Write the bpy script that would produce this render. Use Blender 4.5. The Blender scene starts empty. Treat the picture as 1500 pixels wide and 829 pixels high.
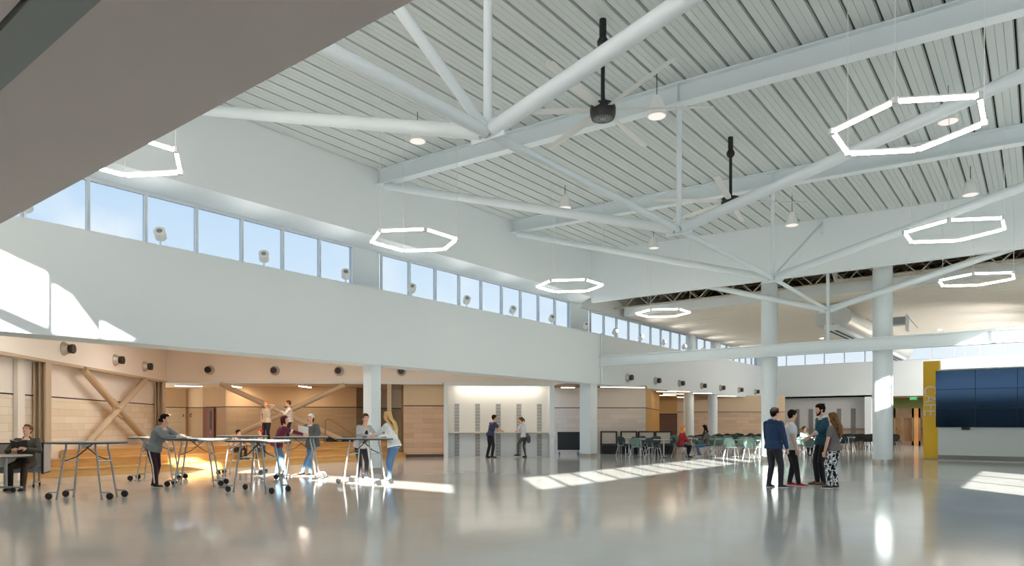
import bpy, bmesh, math, random
from mathutils import Vector, Matrix
random.seed(7)
sc = bpy.context.scene
COL = sc.collection
PI = math.pi
V = Vector
EYE = 1.4
CA, SA = .7904, .6127          # camera yaw: world axes follow the hall's long wall (Y) and its roof beams (X)

def C(xc, zc, h=0.0):          # point given as metres right of / in front of the photographer
    return V((CA*xc - SA*zc, SA*xc + CA*zc, h))
def PZ(px, zc, h=0.0):
    return C((px-750)/1000*zc, zc, h)
def DIRA(a):                   # world heading of an angle: 0 away from the viewer, 90 to the right
    a = math.radians(a); d = C(math.sin(a), math.cos(a))
    return math.atan2(-d.x, d.y)

# ---------------------------------------------------------------- objects
def tag(o, label=None, cat=None, group=None, kind=None):
    if label: o['label'] = label
    if cat: o['category'] = cat
    if group: o['group'] = group
    if kind: o['kind'] = kind
    return o
def thing(name, label, cat, loc=(0,0,0), rz=0.0, group=None):
    o = bpy.data.objects.new(name, None); COL.objects.link(o)
    o.empty_display_size = .1
    o.location = loc; o.rotation_euler = (0,0,rz)
    return tag(o, label, cat, group)
def finish(bm, smooth=False):
    bmesh.ops.recalc_face_normals(bm, faces=bm.faces[:])
    if smooth:
        for f in bm.faces: f.smooth = True
        if smooth != 'all':
            for e in bm.edges:
                if len(e.link_faces) == 2 and e.calc_face_angle(0) > .7: e.smooth = False
def ob(name, bm, mat, parent=None, smooth=False, loc=None, rz=0.0, world=False):
    if world and parent is not None:
        m = (Matrix.Translation(parent.location) @ Matrix.Rotation(parent.rotation_euler.z, 4, 'Z')).inverted()
        bmesh.ops.transform(bm, matrix=m, verts=bm.verts[:])
    finish(bm, smooth)
    me = bpy.data.meshes.new(name); bm.to_mesh(me); bm.free()
    for m in (mat if isinstance(mat, (list, tuple)) else [mat]): me.materials.append(m)
    o = bpy.data.objects.new(name, me); COL.objects.link(o)
    if parent is not None: o.parent = parent
    if loc is not None: o.location = loc
    if rz: o.rotation_euler = (0,0,rz)
    return o
def struct(name, bm, mat, **k):
    o = ob(name, bm, mat, **k)
    if o.parent is None: o['kind'] = 'structure'
    return o
def kids(o): return [c for c in bpy.data.objects if c.parent is o]
KID = {}
def dup(root, loc, rz, label=None, group=None):
    def ch(o):
        if o.name not in KID: KID[o.name] = list(o.children)
        return KID[o.name]
    r = root.copy(); COL.objects.link(r); r.location = loc; r.rotation_euler = (0,0,rz)
    if label: r['label'] = label
    if group: r['group'] = group
    def rec(src, dst):
        for s in ch(src):
            d = s.copy(); COL.objects.link(d); d.parent = dst
            rec(s, d)
    rec(root, r)
    return r

# ---------------------------------------------------------------- shapes
def B(): return bmesh.new()
def box(bm, lo, hi, mi=0):
    x0,y0,z0 = lo; x1,y1,z1 = hi
    v = [bm.verts.new(p) for p in ((x0,y0,z0),(x1,y0,z0),(x1,y1,z0),(x0,y1,z0),(x0,y0,z1),(x1,y0,z1),(x1,y1,z1),(x0,y1,z1))]
    for q in ((0,3,2,1),(4,5,6,7),(0,1,5,4),(1,2,6,5),(2,3,7,6),(3,0,4,7)):
        f = bm.faces.new([v[i] for i in q]); f.material_index = mi
    return v
def frame_of(d):
    d = V(d).normalized()
    u = V((0,0,1)) if abs(d.z) < .95 else V((1,0,0))
    a = d.cross(u).normalized(); b = a.cross(d).normalized()
    return a, b
def loft(bm, rings, cap=True, mi=0):
    R = [[bm.verts.new(p) for p in r] for r in rings]
    n = len(R[0])
    for i in range(len(R)-1):
        for k in range(n):
            f = bm.faces.new((R[i][k], R[i][(k+1)%n], R[i+1][(k+1)%n], R[i+1][k])); f.material_index = mi
    if cap:
        for r in (R[0], R[-1]):
            f = bm.faces.new(r); f.material_index = mi
    return R
def ring(c, a, b, ra, rb, n=12):
    c = V(c)
    return [c + a*(ra*math.cos(2*PI*k/n)) + b*(rb*math.sin(2*PI*k/n)) for k in range(n)]
def tube(bm, pts, r, n=8, mi=0):
    pts = [V(p) for p in pts]; rings = []
    rr = r if isinstance(r, (list, tuple)) else [r]*len(pts)
    d0 = (pts[1]-pts[0]).normalized(); a, b = frame_of(d0)
    for i, p in enumerate(pts):
        if i == 0: d = d0
        elif i == len(pts)-1: d = (pts[i]-pts[i-1]).normalized()
        else: d = ((pts[i]-pts[i-1]).normalized() + (pts[i+1]-pts[i]).normalized()).normalized()
        a = (a - d*a.dot(d)).normalized(); b = d.cross(a)
        rings.append(ring(p, a, b, rr[i], rr[i], n))
    loft(bm, rings, True, mi)
def bar(bm, p, q, w, t, mi=0, up=None):      # rectangular bar from p to q
    p, q = V(p), V(q); d = (q-p).normalized()
    if up is None: a, b = frame_of(d)
    else:
        a = d.cross(V(up)).normalized(); b = a.cross(d)
    rings = [[c + a*sx*w/2 + b*sy*t/2 for sx, sy in ((-1,-1),(1,-1),(1,1),(-1,1))] for c in (p, q)]
    loft(bm, rings, True, mi)
def lathe(bm, prof, c=(0,0,0), n=16, mi=0, axis=(0,0,1)):
    c = V(c); ax = V(axis).normalized(); a, b = frame_of(ax)
    loft(bm, [ring(c+ax*z, a, b, max(r,1e-4), max(r,1e-4), n) for r, z in prof], True, mi)
def prism(bm, poly, z0, z1, mi=0):
    loft(bm, [[V((x,y,z)) for x, y in poly] for z in (z0, z1)], True, mi)
def ell(bm, c, r, R=None, u=14, v=9, mi=0):   # closed ellipsoid
    m = (R or Matrix.Identity(3)).to_4x4()
    g = bmesh.ops.create_uvsphere(bm, u_segments=u, v_segments=v, radius=1.0,
        matrix=Matrix.Translation(c) @ m @ Matrix.Diagonal((r[0],r[1],r[2],1)))
    return g['verts']
def rrect(w, d, r, n=4):
    out = []
    for cx, cy, a0 in ((w/2-r,d/2-r,0),(-w/2+r,d/2-r,90),(-w/2+r,-d/2+r,180),(w/2-r,-d/2+r,270)):
        for k in range(n+1):
            a = math.radians(a0+90*k/n); out.append((cx+r*math.cos(a), cy+r*math.sin(a)))
    return out

# ---------------------------------------------------------------- materials
MATS = {}
def srgb(r, g, b):
    f = lambda c: ((c/255)/12.92 if c/255 <= .04045 else ((c/255+.055)/1.055)**2.4)
    return (f(r), f(g), f(b), 1)
def mat(name, rgb, rough=.6, metal=0., noise=0., nscale=8., bump=0., bscale=60., spec=.5, coat=0., emis=None, estr=0.):
    if name in MATS: return MATS[name]
    m = bpy.data.materials.new(name); m.use_nodes = True
    nt = m.node_tree; p = nt.nodes['Principled BSDF']
    col = srgb(*rgb)
    p.inputs['Base Color'].default_value = col
    p.inputs['Roughness'].default_value = rough
    p.inputs['Metallic'].default_value = metal
    p.inputs['Specular IOR Level'].default_value = spec
    p.inputs['Coat Weight'].default_value = coat
    if emis:
        p.inputs['Emission Color'].default_value = srgb(*emis); p.inputs['Emission Strength'].default_value = estr
    if noise or bump:
        tc = nt.nodes.new('ShaderNodeTexCoord')
        if noise:
            nz = nt.nodes.new('ShaderNodeTexNoise'); nz.inputs['Scale'].default_value = nscale; nz.inputs['Detail'].default_value = 4
            nt.links.new(tc.outputs['Object'], nz.inputs['Vector'])
            mx = nt.nodes.new('ShaderNodeMix'); mx.data_type = 'RGBA'
            mx.inputs[6].default_value = tuple(c*(1-noise) for c in col[:3])+(1,)
            mx.inputs[7].default_value = tuple(min(1,c*(1+noise)) for c in col[:3])+(1,)
            nt.links.new(nz.outputs['Fac'], mx.inputs[0]); nt.links.new(mx.outputs[2], p.inputs['Base Color'])
        if bump:
            n2 = nt.nodes.new('ShaderNodeTexNoise'); n2.inputs['Scale'].default_value = bscale; n2.inputs['Detail'].default_value = 3
            nt.links.new(tc.outputs['Object'], n2.inputs['Vector'])
            bp = nt.nodes.new('ShaderNodeBump'); bp.inputs['Strength'].default_value = bump; bp.inputs['Distance'].default_value = .01
            nt.links.new(n2.outputs['Fac'], bp.inputs['Height']); nt.links.new(bp.outputs['Normal'], p.inputs['Normal'])
    MATS[name] = m; return m
def emit(name, rgb, s):
    if name in MATS: return MATS[name]
    m = bpy.data.materials.new(name); m.use_nodes = True; nt = m.node_tree
    nt.nodes.remove(nt.nodes['Principled BSDF'])
    e = nt.nodes.new('ShaderNodeEmission'); e.inputs[0].default_value = srgb(*rgb); e.inputs[1].default_value = s
    nt.links.new(e.outputs[0], nt.nodes['Material Output'].inputs[0]); MATS[name] = m; return m
def brick(name, c1, c2, mortar, bw=.8, bh=.2, rough=.75):
    m = bpy.data.materials.new(name); m.use_nodes = True; nt = m.node_tree; p = nt.nodes['Principled BSDF']
    tc = nt.nodes.new('ShaderNodeTexCoord'); sp = nt.nodes.new('ShaderNodeSeparateXYZ'); cb = nt.nodes.new('ShaderNodeCombineXYZ')
    nt.links.new(tc.outputs['Object'], sp.inputs[0]); nt.links.new(sp.outputs[0], cb.inputs[0]); nt.links.new(sp.outputs[2], cb.inputs[1])
    br = nt.nodes.new('ShaderNodeTexBrick'); br.inputs['Scale'].default_value = 1
    br.inputs['Color1'].default_value = srgb(*c1); br.inputs['Color2'].default_value = srgb(*c2); br.inputs['Mortar'].default_value = srgb(*mortar)
    br.inputs['Brick Width'].default_value = bw; br.inputs['Row Height'].default_value = bh
    br.inputs['Mortar Size'].default_value = .006; br.inputs['Bias'].default_value = -.1
    nt.links.new(cb.outputs[0], br.inputs['Vector']); nt.links.new(br.outputs['Color'], p.inputs['Base Color'])
    p.inputs['Roughness'].default_value = rough; MATS[name] = m; return m
def wood(name, c1, c2, rough=.4, sx=.6, sy=9.):
    m = bpy.data.materials.new(name); m.use_nodes = True; nt = m.node_tree; p = nt.nodes['Principled BSDF']
    tc = nt.nodes.new('ShaderNodeTexCoord'); mp = nt.nodes.new('ShaderNodeMapping'); mp.inputs['Scale'].default_value = (sy, sx, sy)
    nz = nt.nodes.new('ShaderNodeTexNoise'); nz.inputs['Scale'].default_value = 1.5; nz.inputs['Detail'].default_value = 5
    nt.links.new(tc.outputs['Object'], mp.inputs[0]); nt.links.new(mp.outputs[0], nz.inputs['Vector'])
    cr = nt.nodes.new('ShaderNodeValToRGB'); cr.color_ramp.elements[0].position = .3; cr.color_ramp.elements[1].position = .7
    cr.color_ramp.elements[0].color = srgb(*c1); cr.color_ramp.elements[1].color = srgb(*c2)
    nt.links.new(nz.outputs['Fac'], cr.inputs[0]); nt.links.new(cr.outputs[0], p.inputs['Base Color'])
    p.inputs['Roughness'].default_value = rough; MATS[name] = m; return m
def glass(name, tint=(250,252,253)):
    m = bpy.data.materials.new(name); m.use_nodes = True; nt = m.node_tree; nt.nodes.remove(nt.nodes['Principled BSDF'])
    t = nt.nodes.new('ShaderNodeBsdfTransparent'); t.inputs[0].default_value = srgb(*tint)
    g = nt.nodes.new('ShaderNodeBsdfGlossy'); g.inputs['Roughness'].default_value = .02
    lw = nt.nodes.new('ShaderNodeLayerWeight'); lw.inputs[0].default_value = .5
    pw_ = nt.nodes.new('ShaderNodeMath'); pw_.operation = 'POWER'; pw_.inputs[1].default_value = 5; nt.links.new(lw.outputs['Facing'], pw_.inputs[0])
    fr = nt.nodes.new('ShaderNodeMath'); fr.operation = 'MULTIPLY_ADD'; fr.inputs[1].default_value = .3; fr.inputs[2].default_value = .03; nt.links.new(pw_.outputs[0], fr.inputs[0])
    mx = nt.nodes.new('ShaderNodeMixShader')
    nt.links.new(fr.outputs[0], mx.inputs[0]); nt.links.new(t.outputs[0], mx.inputs[1]); nt.links.new(g.outputs[0], mx.inputs[2])
    nt.links.new(mx.outputs[0], nt.nodes['Material Output'].inputs[0]); MATS[name] = m; return m
def blotch(name, base, cols, scale):       # printed cloth: blots of other colours
    m = bpy.data.materials.new(name); m.use_nodes = True; nt = m.node_tree; p = nt.nodes['Principled BSDF']
    tc = nt.nodes.new('ShaderNodeTexCoord'); nz = nt.nodes.new('ShaderNodeTexNoise')
    nz.inputs['Scale'].default_value = scale; nz.inputs['Detail'].default_value = 1.5
    nt.links.new(tc.outputs['Object'], nz.inputs['Vector'])
    cr = nt.nodes.new('ShaderNodeValToRGB'); cr.color_ramp.interpolation = 'CONSTANT'
    cr.color_ramp.elements[0].color = srgb(*base); cr.color_ramp.elements[0].position = 0
    cr.color_ramp.elements[1].color = srgb(*cols[0][0]); cr.color_ramp.elements[1].position = cols[0][1]
    for c, pos in cols[1:]:
        e = cr.color_ramp.elements.new(pos); e.color = srgb(*c)
    nt.links.new(nz.outputs['Fac'], cr.inputs[0]); nt.links.new(cr.outputs[0], p.inputs['Base Color'])
    p.inputs['Roughness'].default_value = .85; MATS[name] = m; return m

WHITE = mat('white_paint', (224,231,233), .7, bump=.02, bscale=30)
STEEL = mat('white_steel_paint', (220,229,232), .4)
DECK = mat('acoustic_deck', (196,203,202), .75)
DARK = mat('dark_void', (30,28,25), .9)
ROOFV = mat('dark_roof_deck', (222,204,176), .8)
BEIGE = mat('warm_plaster', (232,224,214), .75)
TAN = mat('tan_plaster', (206,184,154), .75)
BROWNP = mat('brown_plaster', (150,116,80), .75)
MULL = mat('pale_aluminium', (214,222,228), .35, metal=.2)
CHROME = mat('chrome_tube', (200,204,208), .25, metal=.9)
SILVER = mat('silver_tube', (150,156,160), .35, metal=.6)
BLACK = mat('black_plastic', (22,22,24), .5)
RUBBER = mat('dark_rubber', (34,36,40), .6)
GLASS = glass('clear_glass'); TINT = glass('tinted_glass', (206,209,210))  # tint added to dim the bright sky seen through the panes
BRK_L = brick('pale_brick', (232,221,203), (219,203,179), (202,184,160))
BRK_C = brick('beige_brick', (216,203,192), (204,189,177), (194,180,168))
BRK_B = brick('brown_brick', (208,180,154), (190,160,134), (178,150,126))
BRK_D = brick('dark_tan_brick', (172,146,112), (163,136,102), (150,124,92), .9, .1)
OAK = wood('oak_steps', (196,148,82), (214,170,104), .3)
WOODC = wood('wood_ceiling', (140,92,50), (170,116,66), .5)
WOODD = wood('dark_wood_door', (92,54,34), (112,70,44), .45, 9, .6)
TAUPE = mat('taupe_steel', (186,166,140), .5)
# ================================================================ camera, sky, sun
cam = bpy.data.objects.new('camera', bpy.data.cameras.new('camera')); COL.objects.link(cam); sc.camera = cam
cam.data.sensor_width = 36; cam.data.lens = 24; cam.data.shift_y = (620-414.5)/1500
cam.data.clip_start = .05; cam.data.clip_end = 500
cam.location = (0,0,EYE); cam.rotation_euler = (PI/2, 0, math.atan2(SA, CA))
sc.view_settings.view_transform = 'Standard'; sc.view_settings.look = 'None'; sc.view_settings.gamma = 1
sc.view_settings.use_curve_mapping = False; sc.view_settings.exposure = 0.0
sc.cycles.use_denoising = True
sc.cycles.max_bounces = 10; sc.cycles.diffuse_bounces = 6; sc.cycles.transparent_max_bounces = 12
sc.cycles.sample_clamp_indirect = 6

w = bpy.data.worlds.new('sky'); sc.world = w; w.use_nodes = True; nt = w.node_tree
bg = nt.nodes['Background']
tc = nt.nodes.new('ShaderNodeTexCoord'); sp = nt.nodes.new('ShaderNodeSeparateXYZ'); nt.links.new(tc.outputs['Generated'], sp.inputs[0])
cr = nt.nodes.new('ShaderNodeValToRGB'); nt.links.new(sp.outputs[2], cr.inputs[0])
cr.color_ramp.elements[0].position = .0; cr.color_ramp.elements[0].color = srgb(240,242,244)
cr.color_ramp.elements[1].position = .42; cr.color_ramp.elements[1].color = srgb(172,206,242)
e = cr.color_ramp.elements.new(.14); e.color = srgb(226,238,250)
nz = nt.nodes.new('ShaderNodeTexNoise'); nz.inputs['Scale'].default_value = 5; nz.inputs['Detail'].default_value = 6
nt.links.new(tc.outputs['Generated'], nz.inputs['Vector'])
c2 = nt.nodes.new('ShaderNodeValToRGB'); c2.color_ramp.elements[0].position = .5; c2.color_ramp.elements[1].position = .68
nt.links.new(nz.outputs['Fac'], c2.inputs[0])
mx = nt.nodes.new('ShaderNodeMix'); mx.data_type = 'RGBA'; mx.inputs[7].default_value = srgb(250,251,253)
nt.links.new(c2.outputs[0], mx.inputs[0]); nt.links.new(cr.outputs[0], mx.inputs[6]); nt.links.new(mx.outputs[2], bg.inputs[0])
bg.inputs[1].default_value = 2.6

SUN = V((-1, 1.03, -.45)).normalized()
sl = bpy.data.lights.new('sun', 'SUN'); sl.energy = 40; sl.angle = math.radians(.5); sl.color = (1, .94, .84)
so = bpy.data.objects.new('sun', sl); COL.objects.link(so); so.rotation_euler = SUN.to_track_quat('-Z', 'Y').to_euler()
so.location = (30, -30, 25)

# ================================================================ floor
m = bpy.data.materials.new('polished_concrete'); m.use_nodes = True; nt = m.node_tree; p = nt.nodes['Principled BSDF']
tc = nt.nodes.new('ShaderNodeTexCoord')
n1 = nt.nodes.new('ShaderNodeTexNoise'); n1.inputs['Scale'].default_value = .35; n1.inputs['Detail'].default_value = 6
n2 = nt.nodes.new('ShaderNodeTexNoise'); n2.inputs['Scale'].default_value = 40; n2.inputs['Detail'].default_value = 2
for n in (n1, n2): nt.links.new(tc.outputs['Object'], n.inputs['Vector'])
cr = nt.nodes.new('ShaderNodeValToRGB'); cr.color_ramp.elements[0].position = .3; cr.color_ramp.elements[1].position = .7
cr.color_ramp.elements[0].color = srgb(194,195,193); cr.color_ramp.elements[1].color = srgb(214,215,212)
nt.links.new(n1.outputs['Fac'], cr.inputs[0])
mx = nt.nodes.new('ShaderNodeMix'); mx.data_type = 'RGBA'; mx.blend_type = 'MULTIPLY'; mx.inputs[0].default_value = .12
nt.links.new(cr.outputs[0], mx.inputs[6]); nt.links.new(n2.outputs['Color'], mx.inputs[7]); nt.links.new(mx.outputs[2], p.inputs['Base Color'])
p.inputs['Roughness'].default_value = .11; p.inputs['IOR'].default_value = 1.5; p.inputs['Specular IOR Level'].default_value = .6
n3 = nt.nodes.new('ShaderNodeTexNoise'); n3.inputs['Scale'].default_value = 1.3; n3.inputs['Detail'].default_value = 2
nt.links.new(tc.outputs['Object'], n3.inputs['Vector'])
bp = nt.nodes.new('ShaderNodeBump'); bp.inputs['Strength'].default_value = .015; bp.inputs['Distance'].default_value = .02
nt.links.new(n3.outputs['Fac'], bp.inputs['Height']); nt.links.new(bp.outputs['Normal'], p.inputs['Normal'])
FLOOR = m
bm = B(); box(bm, (-50,-6,-.2), (14,70,0)); struct('floor', bm, FLOOR)

# ================================================================ hall shell
XW = -14.7; XR = 3.2; YF = 24.3; YE = 47.0; YB = -1.9
ZB, ZS, ZH = 3.05, 5.17, 6.4       # bulkhead foot, clerestory sill, clerestory head
roof = lambda x: 8.5 - .032*(x-XW)

bm = B(); box(bm, (XW-.8, YB, ZB), (XW, YE, ZS)); struct('wall_left', bm, WHITE)
bm = B()                            # upper left wall with its sloped soffit down to the window heads
loft(bm, [[V((XW,y,6.62)), V((XW,y,roof(XW)+.3)), V((XW-.75,y,roof(XW)+.3)), V((XW-.75,y,ZH)), V((XW-.5,y,ZH))] for y in (YB, YF)])
struct('wall_left_upper', bm, WHITE)
bm = B(); box(bm, (XW-.75, YF, 6.25), (XW-.45, YE+2, 7.8)); struct('wall_cafe_upper', bm, WHITE)

def clerestory(idx, x, y0, y1, n, z0, z1, axis='y', mull=.06, gm=None):
    fr, gl = B(), B()
    L = lambda a, d0, d1, za, zb, b: box(b, (x+d0, a[0], za), (x+d1, a[1], zb)) if axis == 'y' else box(b, (a[0], x+d0, za), (a[1], x+d1, zb))
    L((y0,y1), -.05, .05, z0, z0+.06, fr); L((y0,y1), -.05, .05, z1-.07, z1, fr)
    for i in range(n+1):
        yy = y0+(y1-y0)*i/n
        L((max(y0,yy-mull/2), min(y1,yy+mull/2)), -.05, .05, z0+.06, z1-.07, fr)
    L((y0,y1), -.008, .008, z0+.06, z1-.07, gl)
    o = struct('window_%d' % idx, fr, MULL); ob('pane', gl, gm or GLASS, o)
    return o
XG = -15.3
clerestory(1, XG, 13.46-1.13*13-.96, 12.42, 13, ZS-.1, ZH, gm=TINT)
clerestory(2, XG, 13.46, 23.63, 9, ZS-.1, ZH, gm=TINT)
clerestory(3, XG, 25.2, 47.0, 19, ZS-.1, 6.25, gm=TINT)
bm = B()                            # jamb posts between the glazing runs
for a, b in ((12.42, 13.46), (23.63, 25.2)): box(bm, (XG-.15, a, ZS-.1), (XG-.06, b, 6.62))
struct('trim_1', bm, STEEL)

# fascia wall across the hall
bm = B()
loft(bm, [[V((x,YF,6.4)), V((x,YF,roof(x)+.1)), V((x,YF+.2,roof(x)+.1)), V((x,YF+.2,6.4))] for x in (XW, XR)])
struct('wall_fascia', bm, WHITE)

# roof deck of long acoustic planks with open slots
bm = B(); pw = .435; x = XW
while x < XR:
    a, b = x+.028, min(x+pw-.028, XR)
    for q in range(3):
        c, d = a+(b-a)*q/3+.0025, a+(b-a)*(q+1)/3-.0025
        loft(bm, [[V((c,y,roof(c))), V((d,y,roof(d))), V((d,y,roof(d)+.05)), V((c,y,roof(c)+.05))] for y in (YB, YF)])
    for s in (a-.012, b+.004):      # raised lips beside each slot
        loft(bm, [[V((s,y,roof(s)+.02)), V((s+.008,y,roof(s)+.02)), V((s+.008,y,roof(s)+.09)), V((s,y,roof(s)+.09))] for y in (YB, YF)])
    x += pw
for u in (.25,.5,.75): pass
struct('ceiling', bm, DECK)
bm = B(); loft(bm, [[V((x,y,roof(x)+.09)), V((x,y,roof(x)+.3))] + [V((x2,y,roof(x2)+.3)), V((x2,y,roof(x2)+.09))] for y in (YB,YF) for x, x2 in [(XW,XR)]])
struct('ceiling_backing', bm, DARK)

# right wall with its own clerestory (beyond the frame; the sun comes through it)
def slab_holes(name, plane, off, th, outer, holes, m):
    """a wall in the plane x=off or y=off with polygonal openings"""
    bm = B()
    mk = (lambda u, v: V((off, u, v))) if plane == 'x' else (lambda u, v: V((u, off, v)))
    es = []
    for poly in [outer]+holes:
        vs = [bm.verts.new(mk(*q)) for q in poly]
        es += [bm.edges.new((vs[i], vs[(i+1)%len(vs)])) for i in range(len(vs))]
    bmesh.ops.triangle_fill(bm, use_beauty=True, use_dissolve=False, edges=es)
    g = bmesh.ops.extrude_face_region(bm, geom=bm.faces[:])
    d = V((th,0,0)) if plane == 'x' else V((0,th,0))
    bmesh.ops.translate(bm, vec=d, verts=[v for v in g['geom'] if isinstance(v, bmesh.types.BMVert)])
    return struct(name, bm, m)
rect = lambda a, b, c, d: [(a,c),(b,c),(b,d),(a,d)]
slab_holes('wall_right', 'x', XR, .25, rect(YB, 31.5, 0, 8.3),
           [rect(-.4, 11.6, ZS, 6.3), rect(12.4, 23.7, ZS, 6.3), rect(12.7, 19.6, 1.15, 2.2)], WHITE)
clerestory(4, XR+.12, -.4, 11.6, 10, ZS, 6.3); clerestory(5, XR+.12, 12.4, 23.7, 10, ZS, 6.3)
clerestory(6, XR+.12, 12.7, 19.6, 3, 1.15, 2.2)
def bk(pts):                        # unseen rear wall opening, shaped to throw this sun patch on the left wall
    out = []
    for y, h in pts:
        t = (y-YB)/1.03; out.append((XW+t, h+.45*t))
    return out
pA = bk([(4.03,4.50),(4.80,4.22),(4.80,3.20),(4.03,3.50)])
pB = bk([(4.91,4.02),(5.20,3.86),(5.66,3.24),(5.66,3.1),(4.91,3.1)])
pC = bk([(5.74,3.42),(6.36,3.12),(5.74,3.1)])
slab_holes('wall_back', 'y', YB-.03, -.02, [(XW-.8,0),(XR+.3,0),(XR+.3,8.1),(XW-.8,8.75)],
           [rect(-9.2, -7.3, ZS+.1, 5.85), rect(-6.0, -4.2, ZS+.1, 5.85), rect(-4.0, 2.4, ZS+.1, 5.85), rect(-9.0, 2.4, 3.45, 4.95), pA, pB, pC], WHITE)  # unseen openings, shaped for sun patches, sky fill and screen reflections
# soffit of the gallery over the photographer
GAL = mat('gallery_soffit', (242,228,222), .7)
bm = B(); box(bm, (XW, 1.12, ZB), (XR, 1.87, ZB+.28)); box(bm, (XW, YB, ZB), (XR, .93, ZB+.28)); struct('ceiling_gallery', bm, GAL)
bm = B(); box(bm, (XW, .95, ZB-.004), (XR, 1.12, ZB+.28)); struct('trim_2', bm, mat('grey_soffit_trim', (172,176,172), .6))

# ================================================================ cafe end of the hall
slab_holes('wall_end', 'y', YE, .3, rect(-15.5, 3.5, ZB, 8.0), [rect(-14.6, -.4, ZS, 6.05)], WHITE)
clerestory(7, YE+.15, -14.6, -.4, 12, ZS, 6.05, axis='x', gm=TINT)
slab_holes('wall_cafe_right', 'x', .35, .25, rect(31.3, YE, 0, 8.0), [rect(38.5, 44.3, ZS+.2, 6.2)], WHITE)
# plank ceiling cloud
bm = B(); n = 34
for i in range(n):
    y0 = 27.6+(YE-27.6)*i/n; y1 = 27.6+(YE-27.6)*(i+1)/n-.035
    h0 = 6.22-.012*(y0-27.6); h1 = 6.22-.012*(y1-27.6)
    loft(bm, [[V((x,y0,h0)), V((x,y1,h1)), V((x,y1,h1+.05)), V((x,y0,h0+.05))] for x in (-14.9, 3.4)])
struct('ceiling_cafe', bm, mat('cafe_planks', (233,226,214), .6))
bm = B(); box(bm, (-14.9, 27.5, 6.22), (3.4, 27.6, 6.62)); struct('trim_3', bm, WHITE)
bm = B(); box(bm, (-14.9, 27.6, 6.32), (3.4, YE, 6.5)); struct('ceiling_cafe_backing', bm, mat('cafe_backing', (150,138,120), .8))
bm = B(); box(bm, (-15.4, YF+.2, 7.75), (3.5, YE, 7.95)); struct('ceiling_cafe_roof', bm, ROOFV)

def wall2(p0, p1, z1, lower, upper, band=2.1, th=.2, name='wall_alcove', z0=0., recess=DARK, bandh=.035):
    """two tone wall: masonry below a dark reveal, plaster above, local x along the wall"""
    p0, p1 = V(p0), V(p1); L = (p1-p0).length
    bm = B()
    box(bm, (0,0,z0), (L,th,band), 0); box(bm, (0,.02,band), (L,th,band+bandh), 2); box(bm, (0,0,band+bandh), (L,th,z1), 1)
    o = struct(name, bm, [lower, upper, recess], loc=(p0.x,p0.y,0), rz=math.atan2((p1-p0).y, (p1-p0).x))
    return o
def wall1(p0, p1, z0, z1, m, th=.2, name='wall_alcove'):
    p0, p1 = V(p0), V(p1); L = (p1-p0).length
    bm = B(); box(bm, (0,0,z0), (L,th,z1))
    return struct(name, bm, m, loc=(p0.x,p0.y,0), rz=math.atan2((p1-p0).y, (p1-p0).x))

# end wall, ground level: recessed serving front, passage, glazed doors
def YP(px, Y, h=0.):
    dx = (px-750)/1000; z = Y/(SA*dx+CA); return C(dx*z, z, h)
xa, xb = YP(1136, YE+.9).x, YP(1271, YE+.9).x
SHUT = mat('grey_white_panel', (206,206,204), .5)
bm = B(); box(bm, (xa-1.2, YE+.9, 1.07), (xb, YE+1.0, ZB)); struct('wall_serving', bm, SHUT)
bm = B(); box(bm, (xa-1.2, YE+.9, 0), (xb, YE+1.0, 1.03)); struct('wall_serving_base', bm, mat('tan_laminate', (190,168,146), .5))
bm = B(); box(bm, (xa-1.2, YE+.7, 1.03), (xb, YE+.95, 1.07)); struct('trim_4', bm, mat('counter_edge', (150,140,128), .4))
for k, px in enumerate((1168, 1188, 1229, 1250)):
    c = YP(px, YE+.88); bm = B(); box(bm, (c.x-.13, YE+.86, .02), (c.x+.13, YE+.898, 2.35))
    s = tag(ob('perforated_strip', bm, mat('perforated_grey', (128,128,126), .6)), ('leftmost grey perforated strip on the far serving wall', 'second grey perforated strip from the left on the far serving wall',
        'grey perforated strip on the far serving wall, right of the bearded man', 'rightmost grey perforated strip on the far serving wall')[k], 'wall panel', 'perforated strips on the far wall')
bm = B(); box(bm, (xa-2, YE+.0, ZB), (xb+.4, YE+1.1, ZB+.1)); struct('ceiling_serving', bm, WHITE)
p = YP(1274, YE); bm = B(); box(bm, (xb, YE-.02, 0), (xb+.35, YE+1.0, ZB)); struct('wall_end_pier', bm, WHITE)
bm = B(); box(bm, (xb+.35, YE+3.2, 0), (xb+4.5, YE+3.4, ZB)); struct('wall_passage', bm, wood('amber_wood', (196,138,72), (214,158,92), .4, 9, .5))
bm = B(); box(bm, (xb+.3, YE+.3, ZB-.05), (3.5, YE+6, ZB+.1)); struct('ceiling_passage', bm, WOODC)
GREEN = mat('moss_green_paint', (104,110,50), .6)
bm = B(); box(bm, (YP(1304,YE+2.6).x, YE+2.6, 2.35), (YP(1375,YE+2.6).x, YE+2.7, ZB)); box(bm, (YP(1304,YE+2.6).x, YE+2.6, 0), (YP(1307,YE+2.6).x+.06, YE+2.7, 2.35)); struct('wall_green', bm, GREEN)
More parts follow.
